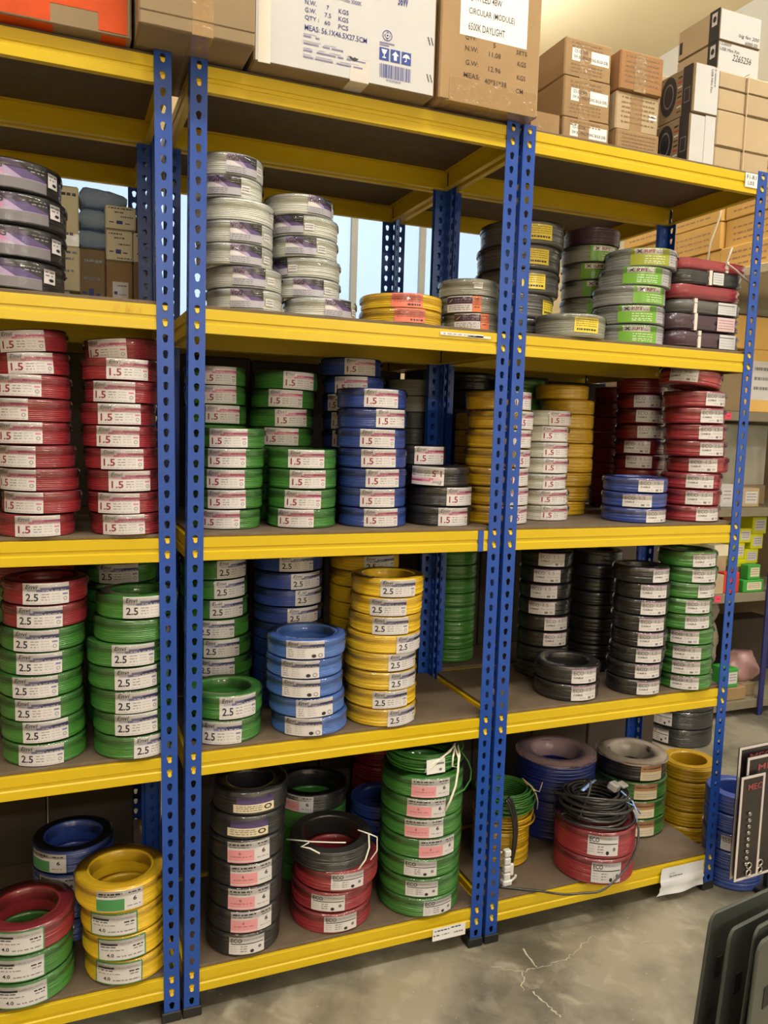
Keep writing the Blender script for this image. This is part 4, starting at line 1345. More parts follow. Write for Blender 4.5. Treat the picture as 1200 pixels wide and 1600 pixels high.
T('LED 36W', .60, .740, .67, .780, .0); T('36W', .77, .740, .83, .830, .03)
T('QTY', .26, .8, .3, .84)
for k, (e_, vv) in enumerate(((.34, .295), (.47, .235), (.615, .175), (.58, .120))):
    A.dashes(.255, e_, vv, .014, 'navy2', 1, 1.2); A.dashes(.255, e_, vv + .022, .008, 'navy3', 1, .6)
A.ring(.715, .455, .028, .048, 'blueink', 1, .86); A.poly([(.715, .49), (.733, .455), (.715, .42), (.697, .455)], 'blueink', 1)
A.ring(.715, .455, .012, .02, 'paper', 2, .5)
A.dashes(.672, .757, .388, .012, 'navy2', 1); A.dashes(.672, .757, .368, .012, 'navy2', 1)
for k in range(3):
    u = .672 + k * .064
    A.rect(u, .235, u + .055, .345, 'boxblue', 1)
A.poly([(.683, .33), (.716, .33), (.708, .295), (.702, .293), (.702, .268), (.71, .262), (.71, .255), (.689, .255), (.689, .262), (.697, .268), (.697, .293), (.691, .295)], 'white', 2)
A.poly([(.7635, .332), (.784, .295), (.772, .295), (.772, .252), (.755, .252), (.755, .295), (.743, .295)], 'white', 2)
A.poly([(.805, .29), (.812, .315), (.8275, .33), (.843, .315), (.85, .29), (.829, .296), (.829, .262), (.818, .256), (.818, .268), (.825, .268), (.825, .296)], 'white', 2)
u = .676
rb = random.Random(4)
while u < .855:
    ww = rb.choice((.002, .003, .005))
    A.rect(u, .085, u + ww, .205, 'boxblue' if rb.random() > .2 else 'navy2', 1); u += ww + rb.choice((.002, .003, .0045))
T('01ICR36W', .715, .055, .80, .078, .0)
for uu, vv in ((.950, .45), (.950, .12)):
    for dx in (0, .018):
        A.poly([(uu + dx, vv + .075), (uu + dx + .005, vv + .078), (uu + dx + .018, vv + .01), (uu + dx + .013, vv + .007)], 'ink', 1)
A.poly([(.493, .205), (.505, .2), (.51, .185), (.53, .168), (.548, .18), (.556, .2), (.545, .197), (.535, .205), (.525, .195), (.512, .207)], 'ink', 2)
front(o, A, 'lettering', 0, 0)
strip(o, 'tape', .010, 0, .040, H_, mat('glossy_clear_tape', (224, 220, 212), .12, coat=1.0, coatbump=.5))
b_ = MB(); w, d, h = o['_dim']; b_.box(.005, -d - .0007, 0, .055, -d + .001, .055); b_.box(.005, -d - .0007, -.0006, .055, -d + .06, .0003); b_.build('tape', mat('milky_tape', (206, 202, 198), .3, coat=.5), o)
# QIVA carton
o = carton('brown carton with white QIVA LED label above the double post', .683, -.046, ZT + .004, .986, .35, ZT + .384, CARD)
A = Print(.204, .155); A.rect(0, 0, 1, 1, 'white', 0)
A.text('03-00552', .12, .80, .44, .92, 'ink', 1, .005); A.text('QIVA LED 48W', .12, .56, .60, .69, 'ink', 1, .005)
A.text('CIRCULAR (MODULE)', .12, .33, .80, .46, 'ink', 1, .005); A.text('6500K DAYLIGHT', .12, .10, .66, .22, 'ink', 1, .005)
front(o, A, 'label', .055, .170)
A = Print(.30, .16)
B_ = lambda s_, u0, v0, u1, v1: A.text(s_, u0, v0, u1, v1, 'boxink', 1, .008)
B_('QTY:', .24, .985, .35, 1.05); B_('5', .52, .955, .545, 1.03); B_('SETS', .76, .94, .87, 1.01)
B_('N.W:', .24, .815, .37, .895); B_('11.08', .48, .80, .60, .88); B_('KGS', .775, .755, .865, .835)
B_('G.W:', .25, .595, .375, .675); B_('12.96', .48, .57, .605, .65); B_('KGS', .775, .535, .865, .615)
B_('MEAS:', .235, .395, .395, .475); B_('40*31*38', .445, .36, .67, .45); B_('CM', .77, .315, .845, .395)
front(o, A, 'lettering', 0, .002)
strip(o, 'tape', .03, .0, .296, .060, TAPE)
b_ = MB(); w, d, h = o['_dim']; b_.box(-w + .02, -d, -.0006, w - .002, -d + .09, .0003); b_.build('tape', TAPE, o)
# ping pong bulb cartons
for k in range(3):
    z = ZT - .0005 + [0, .092, .212][k]
    zt = ZT - .0005 + [.092, .212, .324][k]
    o = carton('small brown carton with white ping pong bulb strip label, %s of its pile' % ['lowest', 'middle', 'topmost'][k], 1.168, .1 + .004 * k, z, 1.338, .42, zt - .0006, CARD, group='ping pong bulb cartons')
    hh = zt - z
    A = Print(.135, .036); A.rect(0, 0, 1, 1, 'white', 0); A.text('03-00104', .06, .62, .40, .92, 'ink', 1, .0); A.text('5W BC PING PONG BULB (S/B)', .05, .12, .97, .45, 'ink', 1, .005)
    front(o, A, 'label', .026, hh * .42)
    A = Print(.16, hh)
    for vv in (.88, .78, .33, .24, .15):
        A.dashes(.12, .82, vv, .04, 'faint', 1, .7)
    front(o, A, 'lettering', .005, 0)
    strip(o, 'tape', .055, 0, .095, hh * .9, TAPE)
o = carton('small taped carton half hidden left of the ping pong bulb pile', 1.05, .09, ZT, 1.150, .30, ZT + .085, CARD2)
strip(o, 'tape', .0, .0, .098, .083, TAPE)
for k in range(3):
    z = ZT - .0005 + [0, .09, .206][k]; zt = ZT - .0005 + [.09, .206, .324][k]
    o = carton('brown carton, %s of the pile between bulb cartons and fan boxes' % ['lowest', 'middle', 'topmost'][k], 1.366, .1 + .01 * (k % 2), z, 1.532, .40, zt - .0006, [CARD, CARDY, CARD3][k] if k != 1 else CARDP, group='middle cartons')
    A = Print(.155, zt - z)
    for vv in (.85, .72, .6, .48, .36, .22):
        A.dashes(.10, .92, vv, .04, 'faint', 1, .8)
    front(o, A, 'lettering', .005, 0)
    if k:
        strip(o, 'tape', .055, 0, .10, (zt - z) * .95, TAPE)
    if k == 1:
        A = Print(.03, .016); A.rect(0, 0, 1, 1, 'white', 0); A.dashes(.1, .9, .5, .2, 'ink', 1); front(o, A, 'label', .128, .046)
for k in range(2):
    carton('long flat brown carton behind the fan boxes, %s of two' % ['lower', 'upper'][k], 1.552, .20, ZT + k * .076, 1.688, .36, ZT + k * .076 + .0755, CARD2, group='flat cartons', seam=False)
# fan boxes with printed sides
for k in range(2):
    z = ZT + k * .150
    o = carton('fan carton with white end flap and fan picture side, %s one' % ['lower', 'upper'][k], 1.588 + .004 * k, .03 - .004 * k, z, 1.690 + .003 * k, .185, z + .149, CARD2, group='fan cartons', faces={'y0': WCARD})
    w, d, h = o['_dim']
    A = Print(.155, .149)
    A.rect(.70, 0, .97, 1, 'dark', 0)
    A.disc(.30, .55, .22, .36, 'dark', 1, 20); A.ring(.30, .55, .24, .40, 'ink', 2, .88, 24); A.ring(.30, .55, .15, .26, 'grey', 2, .85, 20); A.disc(.30, .55, .06, .1, 'ink', 3)
    for q in range(8):
        A.rect(.56, .12 + q * .10, .68, .15 + q * .10, ['boxink', 'paper', 'red', 'ink'][q % 4], 1)
    A.rect(.76, .25, .92, .55, 'grey', 1); A.rect(.775, .27, .905, .53, 'dark', 2)
    leftside(o, A, 'picture_side', 0, 0)
    A = Print(.098, .149)
    A.text('12-00059', .80, .58, .86, .98, 'ink', 1, rot=True); A.text('USB Mini Fan', .66, .45, .74, .92, 'ink', 1, rot=True)
    front(o, A, 'lettering', 0, 0)
    if k == 0:
        strip(o, 'flap', .060, .0, .101, .149, WCARD, .002)
# tan cartons in a tied block
zs = [0, .068, .178, .245, .298]
names_r = ['bottom', 'second', 'third', 'top']
for r_ in range(4):
    for c_ in range(2):
        x0 = 1.698 + c_ * .117
        carton('blank tan carton of the tied block, %s row, %s column' % (names_r[r_], ['first', 'second'][c_]), x0, .03 + rb.uniform(0, .006), ZT + zs[r_], x0 + .115, .36, ZT + zs[r_ + 1] - .0008, CARDP, group='tied tan cartons')
b_ = MB(); b_.tube([(1.812, .026, ZT + .002), (1.812, .026, ZT + .3), (1.812, .36, ZT + .3)], .0015, 6)
tag(b_.build('packing_cord', mat('cord_cream', (214, 190, 160), .7)), 'thin pale cord tied down the tan carton block', 'cord')
# handwritten white boxes on top
for k in range(2):
    z = ZT + .300 + k * .098
    o = carton('white handwritten carton on the tan block, %s one' % ['lower', 'upper'][k], 1.704, .055, z, 1.880, .24, z + .097, CARD2, group='handwritten cartons', faces={'y0': WCARD, 'x0': CARDP})
    A = Print(.176, .097)
    if k == 0:
        A.text('12-00059', .04, .86, .30, .96, 'ink', 1, 0, .2); A.text('USB Mini Fan', .04, .70, .50, .80, 'ink', 1, 0, .2); A.text('2265256', .34, .46, .80, .66, 'ink', 1, 0, .3)
    else:
        A.text('big fan 200', .46, .20, .95, .34, 'ink', 1, 0, .2); A.text('6000-50', .62, .04, .92, .15, 'ink', 1, 0, .2)
    front(o, A, 'lettering', 0, 0)
    A = Print(.185, .097); A.rect(.76, 0, 1, 1, 'dark', 0); A.rect(.82, .5, .94, .9, 'paper', 1); A.disc(.88, .7, .04, .1, 'ink', 2); A.rect(.05, .2, .12, .6, 'dark', 0)
    leftside(o, A, 'picture_side', 0, 0)
carton('tan carton at the end behind the handwritten boxes', 1.70, .37, ZT, 1.88, .44, ZT + .42, CARDP)

# ------------------------------------------------------------------ boxes in the rear rack, seen past the black coils
ZB4 = BOARD_Z[3]
FA = lambda: None


def small_print(o, A_rows, wdt, hgt, name='lettering', mark=True, m_='ink'):
    A = Print(wdt, hgt)
    for vv, a, c in A_rows:
        A.dashes(a, c, vv, .05, m_, 1)
    if mark:
        A.rect(.36, .24, .56, .38, 'boxblue', 1); A.rect(.12, .28, .28, .32, 'boxblue', 1); A.rect(.64, .26, .8, .30, 'boxblue', 1)
    front(o, A, name, 0, 0)


o = carton('tall cream carton beside the black coils', -.34, .55, ZB4 + .215, -.186, .74, ZB4 + .385, CREAM); small_print(o, [(.86, .6, .95), (.2, .55, .9)], .154, .17, mark=False)
strip(o, 'tape', .06, 0, .154, .035, mat('glossy_clear_tape', (224, 220, 212), .12))
o = carton('cream carton under the tall cream carton', -.36, .55, ZB4 + .085, -.184, .72, ZB4 + .2145, CREAM); small_print(o, [(.86, .6, .95), (.72, .6, .9), (.45, .6, .9)], .176, .13)
o = carton('small white carton low beside the black coils', -.33, .55, ZB4, -.212, .70, ZB4 + .0845, WCARD); small_print(o, [(.6, .5, .9), (.4, .5, .9)], .118, .085, mark=False)
for k in range(3):
    z = ZB4 + .215 + k * .062
    b_ = MB()
    nx = 14
    vv, ff = [], []
    for i in range(nx):
        for j in range(20):
            a = 2 * math.pi * j / 20
            u = i / (nx - 1)
            e = math.sin(math.pi * min(1, max(0, u)) ** .5) ** .3 if 0 < u < 1 else .35
            yy = math.copysign(abs(math.cos(a)) ** .5, math.cos(a)) * .07 * (.8 + .2 * e)
            zz = math.copysign(abs(math.sin(a)) ** .6, math.sin(a)) * .030 * e + rb.uniform(-.002, .002)
            vv.append((-.068 + .136 * u, yy, zz + .031))
    for i in range(nx - 1):
        for j in range(20):
            j2 = (j + 1) % 20
            ff.append((i * 20 + j, i * 20 + j2, (i + 1) * 20 + j2, (i + 1) * 20 + j))
    ff.append(tuple(range(20))); ff.append(tuple((nx - 1) * 20 + j for j in range(20))[::-1])
    b_.add(vv, ff)
    tag(b_.build('film_packet', FOIL, None, True, loc=(-.122 + .003 * k, .64, z)), 'silvery blue film packet, %s of the pile of three' % ['lowest', 'middle', 'topmost'][k], 'packet', 'film packets')
o = carton('brown carton under the silvery packets', -.186, .56, ZB4 + .035, -.1125, .75, ZB4 + .2145, CARD2); small_print(o, [(.85, .2, .9), (.55, .2, .8)], .073, .17)
o = carton('flat white tray carton below the brown carton', -.207, .53, ZB4, -.1125, .75, ZB4 + .0345, WCARD); small_print(o, [(.5, .15, .9)], .09, .034, mark=False)
for i, (xa, xb) in enumerate(((-.111, -.035), (-.033, .05))):
    wd = ['nearer the packets', 'behind the rear post'][i]
    o = carton('brown carton with white label, lowest of the pile %s' % wd, xa, .55, ZB4, xb, .74, ZB4 + .185, CARD, group='labelled rear cartons')
    A = Print(.045, .075); A.rect(0, 0, 1, 1, 'paper', 0); A.dashes(.3, .9, .85, .05, 'ink', 1); A.rect(.1, .5, .3, .62, 'boxblue', 1); A.dashes(.4, .9, .5, .04, 'grey', 1); A.dashes(.2, .9, .2, .04, 'grey', 1)
    front(o, A, 'label', .018, .05)
    o = carton('white printed carton in the middle of the pile %s' % wd, xa, .55, ZB4 + .1855, xb, .74, ZB4 + .275, CREAM, group='labelled rear cartons'); small_print(o, [(.88, .1, .6), (.75, .3, .7), (.55, .45, .9), (.1, .4, .95)], xb - xa, .09)
o = carton('white printed carton, topmost of the pile nearer the packets', -.113, .545, ZB4 + .2755, -.026, .72, ZB4 + .345, CREAM); small_print(o, [(.88, .1, .9), (.72, .3, .6), (.55, .5, .9)], .087, .07)
carton('small brown carton topmost behind the rear post', -.022, .56, ZB4 + .2755, .05, .72, ZB4 + .33, CARD)

# cartons added in the second row of racks to darken the gaps
lev = ['bottom', 'second', 'third']
bayn = ['leftmost', 'middle', 'rightmost']
for bi, (nm, xl, xr, sl) in enumerate(BAYS):
    for li in range(3):
        for k in range(3):
            wdt = (xr - xl - .10) / 3
            xa = xl + .045 + k * (wdt + .005)
            hgt = [.50, .49, .505][(k + li) % 3]
            carton('added dark carton deepening the shade, rear %s rack, %s shelf, %s' % (bayn[bi], lev[li], ['first', 'second', 'third'][k]), xa, .705, BOARD_Z[li] + .0005, xa + wdt, .885, BOARD_Z[li] + hgt, mat('dark_card', (62, 52, 41), .8), group='added rear rack cartons', seam=False)  # dark tone stands for the shade deep in the rack

for k in range(3):  # dark pile added to block the pale gap behind the right rack
    carton('added dark carton blocking the bright gap, %s of the floor pile behind the right rack' % ['lowest', 'middle', 'topmost'][k], 1.93, .80, .001 + .6 * k, 2.30, 1.12, .6 + .6 * k, mat('dark_card', (62, 52, 41), .8), group='added floor cartons behind the rack', seam=False)

# ------------------------------------------------------------------ bagged wire hanks
def hank(label, cx, cy, z0, L, D, h, col, yaw=0.0, bag=True, tie=None, lab=None, loose=False):
    """flattened elongated loop of wire, origin at its base"""
    path = []
    R_ = .034
    hl, hd = L / 2 - .032 - R_, D / 2 - .032 - R_
    for (qx, qy, a0) in ((1, -1, -90), (1, 1, 0), (-1, 1, 90), (-1, -1, 180)):
        for k in range(7):
            a = math.radians(a0 + 15 * k)
            path.append((qx * hl + R_ * math.cos(a), qy * hd + R_ * math.sin(a)))
    full = []
    for (p, q) in zip(path, path[1:] + path[:1]):
        steps = 6 if math.dist(p, q) > .05 else 1
        for s_ in range(steps):
            t = s_ / steps
            full.append((p[0] + (q[0] - p[0]) * t, p[1] + (q[1] - p[1]) * t))
    N = len(full)
    S_ = 36
    rg = random.Random(int(z0 * 1e4))
    jit = [rg.uniform(.9, 1.08) for _ in range(S_)]
    vv, ff = [], []
    for i in range(N):
        p, q = full[(i - 1) % N], full[(i + 1) % N]
        t = Vector((q[0] - p[0], q[1] - p[1])).normalized()
        nx_, ny_ = t.y, -t.x
        for k in range(S_):
            a = 2 * math.pi * k / S_
            rd = (1 + (.10 if k % 2 else -.08)) * jit[k]
            ca, sa = math.cos(a), math.sin(a)
            e = .42
            aa = math.copysign(abs(ca) ** e, ca) * .031 * rd
            zz = math.copysign(abs(sa) ** e, sa) * h / 2 * min(rd, 1.0) * (1 + .06 * math.sin(i * .7 + k))
            zz = max(-h / 2, min(h / 2, zz))
            vv.append((full[i][0] + nx_ * aa, full[i][1] + ny_ * aa, zz + h / 2))
    for i in range(N):
        j = (i + 1) % N
        for k in range(S_):
            k2 = (k + 1) % S_
            ff.append((i * S_ + k, j * S_ + k, j * S_ + k2, i * S_ + k2))
    o = make_obj('wire_hank', vv, ff, wire_mat(col), None, True, loc=(cx, cy, z0), rot=(0, 0, yaw))
    tag(o, label, 'wire hank', 'flattened wire hanks by the end post')
    yf = -D / 2 - .0008
    if lab:
        b2 = MB(); A = Print(lab[1] - lab[0], h * .82)
        A.rect(0, 0, 1, 1, lab[2], 0)
        for q in (.8, .6, .4, .2):
            A.dashes(.08, .92, q, .04, lab[3], 1)
        A.flat('label', o, (lab[0], yf - .0012, h * .09), (1, 0, 0), (0, 0, 1), (0, -1, 0))
    if tie is not None:
        b2 = MB(); b2.box(tie - .006, yf - .0015, .001, tie + .006, yf + .02, h + .001); b2.build('tie', mat('white_tie', (222, 214, 206), .5, coat=.3), o)
    return o


PM['silverw'] = paper('silverw', (206, 208, 212)); PM['pinkw'] = paper('pinkw', (216, 190, 196))
zh = BOARD_Z[3] + .0004
hk = [('plum', .056, (.035, .105, 'silverw', 'lgrey'), -.05), ('plum', .054, (.03, .105, 'pinkw', 'pinkd'), -.06), ('slate', .046, (.02, .10, 'silverw', 'lgrey'), -.075),
      ('red', .046, None, None), ('black', .046, (-.01, .035, 'silverw', 'grey'), -.02)]
ords = ['lowest', 'second from bottom', 'third from bottom', 'fourth from bottom', 'fifth from bottom']
for k, (c_, h_, lb, ti) in enumerate(hk):
    hank('%s wire hank, %s of the hank pile by the end post' % (WORD.get(c_, c_), ords[k]), 1.738 - .008 * (k % 2), .135, zh, .318 - .012 * (k > 1), .20, h_, c_, rb.uniform(-.02, .02), True, ti, lb)
    zh += h_ + .0006
o = hank('loose red wire hank with white tie, topmost of the pile by the end post', 1.748, .135, zh, .335, .19, .036, 'red', .05, False, .04, None)
b_ = MB(); b_.tube([(.035, -.098, .03), (.06, -.110, .012), (.10, -.114, -.012), (.145, -.112, -.03)], .006, 8, flat=.4); b_.build('tie_tail', mat('white_tie', (222, 214, 206), .5), o)
b_ = MB(); b_.tube([(.035, -.098, .034), (.042, -.10, .06), (.062, -.09, .085)], .004, 8, flat=.4); b_.build('tie_tail', mat('white_tie', (222, 214, 206), .5), o)

# ------------------------------------------------------------------ loose coils and cables
def loops(label, cx, cy, z0, r, wire_r, n, col, rin=.78, seed=1, mess=.004, cat='wire coil', extra=None, height=None):
    rg = random.Random(seed)
    b2 = MB()
    H = height or n * wire_r * 2
    lay = 2
    pts = []
    tot = n * 30
    for i in range(tot + 1):
        t = i / 30
        a = 2 * math.pi * t
        k = int(t) % lay
        rr = r - wire_r - k * wire_r * 1.9 + mess * math.sin(t * 1.9 + seed) + mess * .5 * math.sin(3 * a + t)
        z = z0 + wire_r + (H - 2 * wire_r) * t / n + mess * .6 * math.sin(a + t * 2.1)
        pts.append((rr * math.cos(a), rr * math.sin(a), max(z - z0, wire_r)))
    b2.tube(pts, wire_r, 7)
    for inner in range(2):      # packed inner turns
        rr = r - wire_r * (5 + 3 * inner)
        q = []
        for i in range(int(n * .8) * 24):
            a = 2 * math.pi * i / 24
            q.append((rr * math.cos(a) * (1 + .01 * math.sin(a * 2 + i)), rr * math.sin(a), wire_r + (H - 2 * wire_r) * i / (int(n * .8) * 24)))
        b2.tube(q, wire_r, 6)
    o = b2.build('loose_coil', wire_mat(col), None, True, loc=(cx, cy, z0))
    tag(o, label, cat)
    return o


WSTR = mat('white_cord', (232, 228, 212), .6)
# tied green coil on top of the tall green stack
ap = COILS['b2l1_AP'][-1]
zt = BOARD_Z[0] + .0623 * 7
o = loops('loose green wire coil with white tag, on the tall green stack', .797, .135, zt, .118, .0030, 9, 'green', seed=3, height=.054)
b_ = MB(); b_.tube([(.100, -.055, .040), (.120, -.070, .012), (.134, -.064, -.02), (.130, -.072, -.048), (.10, -.098, -.065), (.05, -.126, -.07), (-.01, -.137, -.062), (-.05, -.132, -.052)], .0028, 7)
b_.build('loose_end', wire_mat('green'), o, True, rot=(0, 0, -.12))
b_ = MB()
b_.tube([(.092, -.045, .072), (.075, -.085, .062), (.03, -.120, .042), (.005, -.127, .022), (.000, -.127, .012), (.012, -.126, .020), (.05, -.113, .052), (.088, -.07, .074)], .0035, 7, flat=.5)
b_.tube([(.088, -.055, .07), (.102, -.09, .045), (.100, -.105, .01), (.094, -.118, -.03), (.080, -.128, -.07), (.066, -.134, -.10)], .0035, 7, flat=.5)
b_.tube([(.092, -.055, .068), (.084, -.100, .050), (.082, -.106, .024), (.10, -.10, .02), (.105, -.085, .05), (.1, -.055, .07)], .003, 7, flat=.5)
b_.build('white_cord', WSTR, o, True, rot=(0, 0, -.42))
A = Print(.062, .045); A.rect(0, 0, 1, 1, 'white', 0); A.rect(.45, .60, .95, .72, 'grey', 1); A.disc(.75, .25, .08, .1, 'grey', 1)
A.flat('paper_tag', o, (-.048, -.123, .006), (.999, .04, .0), (-.05, .0, 1), (.04, -.999, 0))
# white cords on the tied black coil
o = COILS['b2l1_AO'][-1]
mw = o.matrix_basis.copy()


def child_world(mb, name, m_, parent):
    """build a part from world-space points under a moved parent"""
    inv = parent.matrix_basis.inverted()
    mb.v = [tuple(inv @ Vector(p)) for p in mb.v]
    return mb.build(name, m_, parent, True)


cx, cy, czt = o.location.x, o.location.y, o.location.z + .036
b_ = MB(); b_.tube([(cx - .14, cy - .01, czt - .004), (cx - .08, cy - .065, czt + .006), (cx - .02, cy - .09, czt + .006), (cx + .012, cy - .098, czt + .004)], .0028, 7, flat=.6)
b_.tube([(cx - .09, cy - .07, czt + .008), (cx - .115, cy - .075, czt + .002), (cx - .095, cy - .095, czt + .004), (cx - .07, cy - .11, czt - .008)], .0022, 7, flat=.6)
child_world(b_, 'white_cord', WSTR, o)
b_ = MB(); b_.tube([(cx + .065, cy - .055, czt + .012), (cx + .095, cy - .08, czt + .006), (cx + .115, cy - .085, czt - .004), (cx + .112, cy - .095, czt - .04), (cx + .085, cy - .112, czt - .055)], .0028, 7, flat=.6)
b_.tube([(cx + .09, cy - .08, czt + .008), (cx + .083, cy - .105, czt - .02), (cx + .068, cy - .115, czt - .05), (cx + .045, cy - .123, czt - .07)], .0024, 7, flat=.6)
child_world(b_, 'white_cord', WSTR, o)
# dim red coil behind
zz = BOARD_Z[0]
# green over yellow loose coil left in the right rack, on a yellow coil pair
yz = BOARD_Z[0] + .0005
GYX, GYY = 1.165, .245
for k in range(2):
    me = coil_mesh(.098, .062, .66, .0046, 1, 'amber', k)
    tag(link_mesh('wire_coil', me, None, (GYX - .01, GYY, yz + .062 * (k + .5))), 'yellow wire coil under the loose green and yellow coils, %s' % ['lower', 'upper'][k], 'wire coil', 'yellow pair by the double post')
o1 = loops('loose yellow wire coil under a loose green one by the double post', GYX, GYY, yz + .125, .100, .0032, 8, 'amber', seed=8, mess=.006, height=.05)
o2 = loops('loose green wire coil tied with cream cord by the double post', GYX, GYY, yz + .177, .102, .0032, 10, 'green', seed=5, mess=.005, height=.07)
b_ = MB()
b_.tube([(.055, -.02, .095), (.075, -.05, .075), (.088, -.06, .05), (.100, -.055, .02), (.102, -.05, -.01)], .0035, 7, flat=.5)
b_.tube([(.06, -.03, .085), (.09, -.05, .06), (.104, -.055, .055), (.118, -.05, .085)], .003, 7, flat=.5)
b_.build('cream_cord', mat('cord_cream', (214, 190, 160), .7), o2, True)
# white plastic connector block hanging among the coils
b_ = MB()
for k in range(4):
    b_.box(-.012, -.010, .026 * k, .012, .010, .026 * k + .022, c=.003)
b_.box(-.016, -.013, -.02, .018, .012, 0, c=.004); b_.box(.012, -.006, .01, .026, .004, .05, c=.003)
b_.tube([(.018, -.004, -.008), (.03, -.008, .004), (.032, -.008, .012)], .004, 6)
tag(b_.build('connector_block', mat('white_plastic', (226, 226, 220), .4), loc=(1.075, .07, BOARD_Z[0] + .021)), 'white plastic connector block beside the double post foot', 'connector')
b_ = MB()
for k in range(3):
    pts = []
    for i in range(20):
        t = i / 19
        pts.append((1.08 + .05 * math.sin(t * 2.2) + .012 * k, .10 + .03 * t + .01 * k, BOARD_Z[0] + .27 - .262 * t ** 1.3 + .0 * k))
    b_.tube(pts, .0045, 7)
tag(b_.build('cable', wire_mat('black'), None, True), 'black cables hanging down in front of the loose green coil', 'cable')
# dark red coil behind loose ones, and film wraps on the big coils
FILM = mat('pinkish_film', (214, 178, 170), .15, coat=1.0, coat_rough=.05, coatbump=1.0, alpha=.5, bump=.7, bscale=30)
FILM2 = mat('silvery_film', (212, 196, 180), .18, coat=1.0, coat_rough=.05, coatbump=1.0, alpha=.72, bump=.8, bscale=40)


def wrap(parent, r, h, rin, m_, z0=0.0, name='plastic_wrap', full=True):
    rg = random.Random(2)
    hh = h / 2 + .003
    pr_ = [(r + .003, -hh if full else hh - .012), (r + .004, 0 if full else hh - .008), (r + .003, hh - .010), (r - .004, hh - .002), (r - .02, hh), ((r + rin) / 2, hh + .002), (rin + .012, hh), (rin - .002, hh - .006), (rin - .004, -hh * .6)]
    b2 = MB(); b2.lathe(pr_, 44, wob=lambda i, a: .0016 * math.sin(5 * a + i) + .001 * math.sin(11 * a + 2 * i), closed=False)
    return b2.build(name, m_, parent, True)


wrap(COILS['b3l1_AU'][-1], .145, .0727, .145 * .62, FILM, full=False)
wrap(COILS['b3l1_AV'][-1], .128, .0706, .128 * .62, FILM2, full=False)
# heap of black cable on the red pair
aw = COILS['b3l1_AW'][-1]
zt = BOARD_Z[0] + .0908 * 2
o = loops('heap of loose black cable with plug on the red coil pair', 1.418, .082, zt, .118, .0052, 8, 'black', seed=11, mess=.009, cat='cable', height=.088)
b_ = MB()
pts = []
for i in range(60):      # two big stray loops
    a = 2 * math.pi * i / 60
    pts.append((.128 * math.cos(a) - .012, .122 * math.sin(a), .055 - .045 * math.sin(a + .6) + .012))
b_.tube(pts, .0045, 7, closed=True)
pts = []
for i in range(60):
    a = 2 * math.pi * i / 60
    pts.append((.132 * math.cos(a), .130 * math.sin(a), .009 + .004 * math.sin(2 * a)))
b_.tube(pts, .0045, 7, closed=True)
pts = []
for i in range(34):      # arch rising on the left
    a = math.pi * 1.15 * i / 33
    pts.append((-.105 + .06 * math.sin(a), -.055 + .11 * (1 - math.cos(a)) / 2 * .5, .02 + .115 * math.sin(min(a, math.pi)) + .0))
b_.tube(pts, .0042, 7)
b_.build('stray_loop', wire_mat('black'), o, True)
b_ = MB(); b_.box(-.02, -.018, 0, .024, .016, .030, c=.006); b_.box(.008, -.03, .022, .05, .0, .034, c=.004)
b_.build('plug', mat('grey_plug', (150, 148, 142), .4, coat=.3), o, loc=(.045, -.03, .088), rot=(.3, .2, .5))
LBL = mat('pale_blue_tie', (140, 170, 224), .4, coat=.4)
b_ = MB(); b_.tube([(.062, -.055, .095), (.088, -.085, .068), (.095, -.10, .04), (.088, -.112, .008)], .005, 7, flat=.4)
b_.tube([(.055, -.09, .075), (.085, -.092, .058), (.112, -.088, .035), (.122, -.085, .02)], .005, 7, flat=.4); b_.tube([(-.075, -.03, .105), (-.03, .0, .104), (.02, .03, .102)], .006, 7, flat=.5)
b_.build('blue_tie', LBL, o, True)
# trailing end over the front of the red coils and along the shelf edge
b_ = MB(); ctrl = [(.10, -.094, .006), (.092, -.118, -.02), (.07, -.137, -.07), (.035, -.143, -.115), (-.015, -.150, -.150), (-.075, -.150, -.1775), (-.14, -.140, -.1775), (-.20, -.125, -.1775), (-.26, -.085, -.1775), (-.33, -.045, -.1775), (-.39, -.01, -.1775)]
pts = []
for i in range(len(ctrl) - 1):
    for t in (0, .25, .5, .75):
        p0 = Vector(ctrl[max(i - 1, 0)]); p1 = Vector(ctrl[i]); p2 = Vector(ctrl[i + 1]); p3 = Vector(ctrl[min(i + 2, len(ctrl) - 1)])
        pts.append(.5 * ((2 * p1) + (p2 - p0) * t + (2 * p0 - 5 * p1 + 4 * p2 - p3) * t * t + (3 * p1 - p0 - 3 * p2 + p3) * t ** 3))
b_.tube(pts, .0036, 7)
b_.build('trailing_end', wire_mat('black'), o, True)

# ------------------------------------------------------------------ rack in the background
GRY = mat('grey_shelf', (132, 124, 104), .6, noise=.06)
BLUD = mat('blue_post_dark', (40, 44, 104), .4)
bx0, bx1, by0, by1 = 2.62, 4.1, 1.30, 1.75
root = empty('shelving_rack', ((bx0 + bx1) / 2, by0, 0))
tag(root, 'grey shelf unit standing in the background beyond the end post', 'shelving rack')
cxr = (bx0 + bx1) / 2
BZ = [.095, .728, 1.215, 1.745]
for z in BZ:
    b_ = MB(); b_.box(bx0 - cxr, 0, z - .05, bx1 - cxr, .45, z, c=.002); b_.build('shelf', GRY, root)
for x in (bx0 + .01, 3.515, bx1 - .02):
    for y in ((-.008, .455) if x != 3.515 else (-.008,)):
        b_ = MB(); b_.box(x - cxr - .018, y - .006, 0, x - cxr + .018, y + .006, 2.38, c=.002); b_.build('post', BLUD, root)
A = Print(.045, .035); PM['hotpink'] = paper('hotpink', (240, 70, 110)); A.rect(0, 0, 1, 1, 'hotpink', 0); A.dashes(.2, .8, .5, .2, 'red', 1)
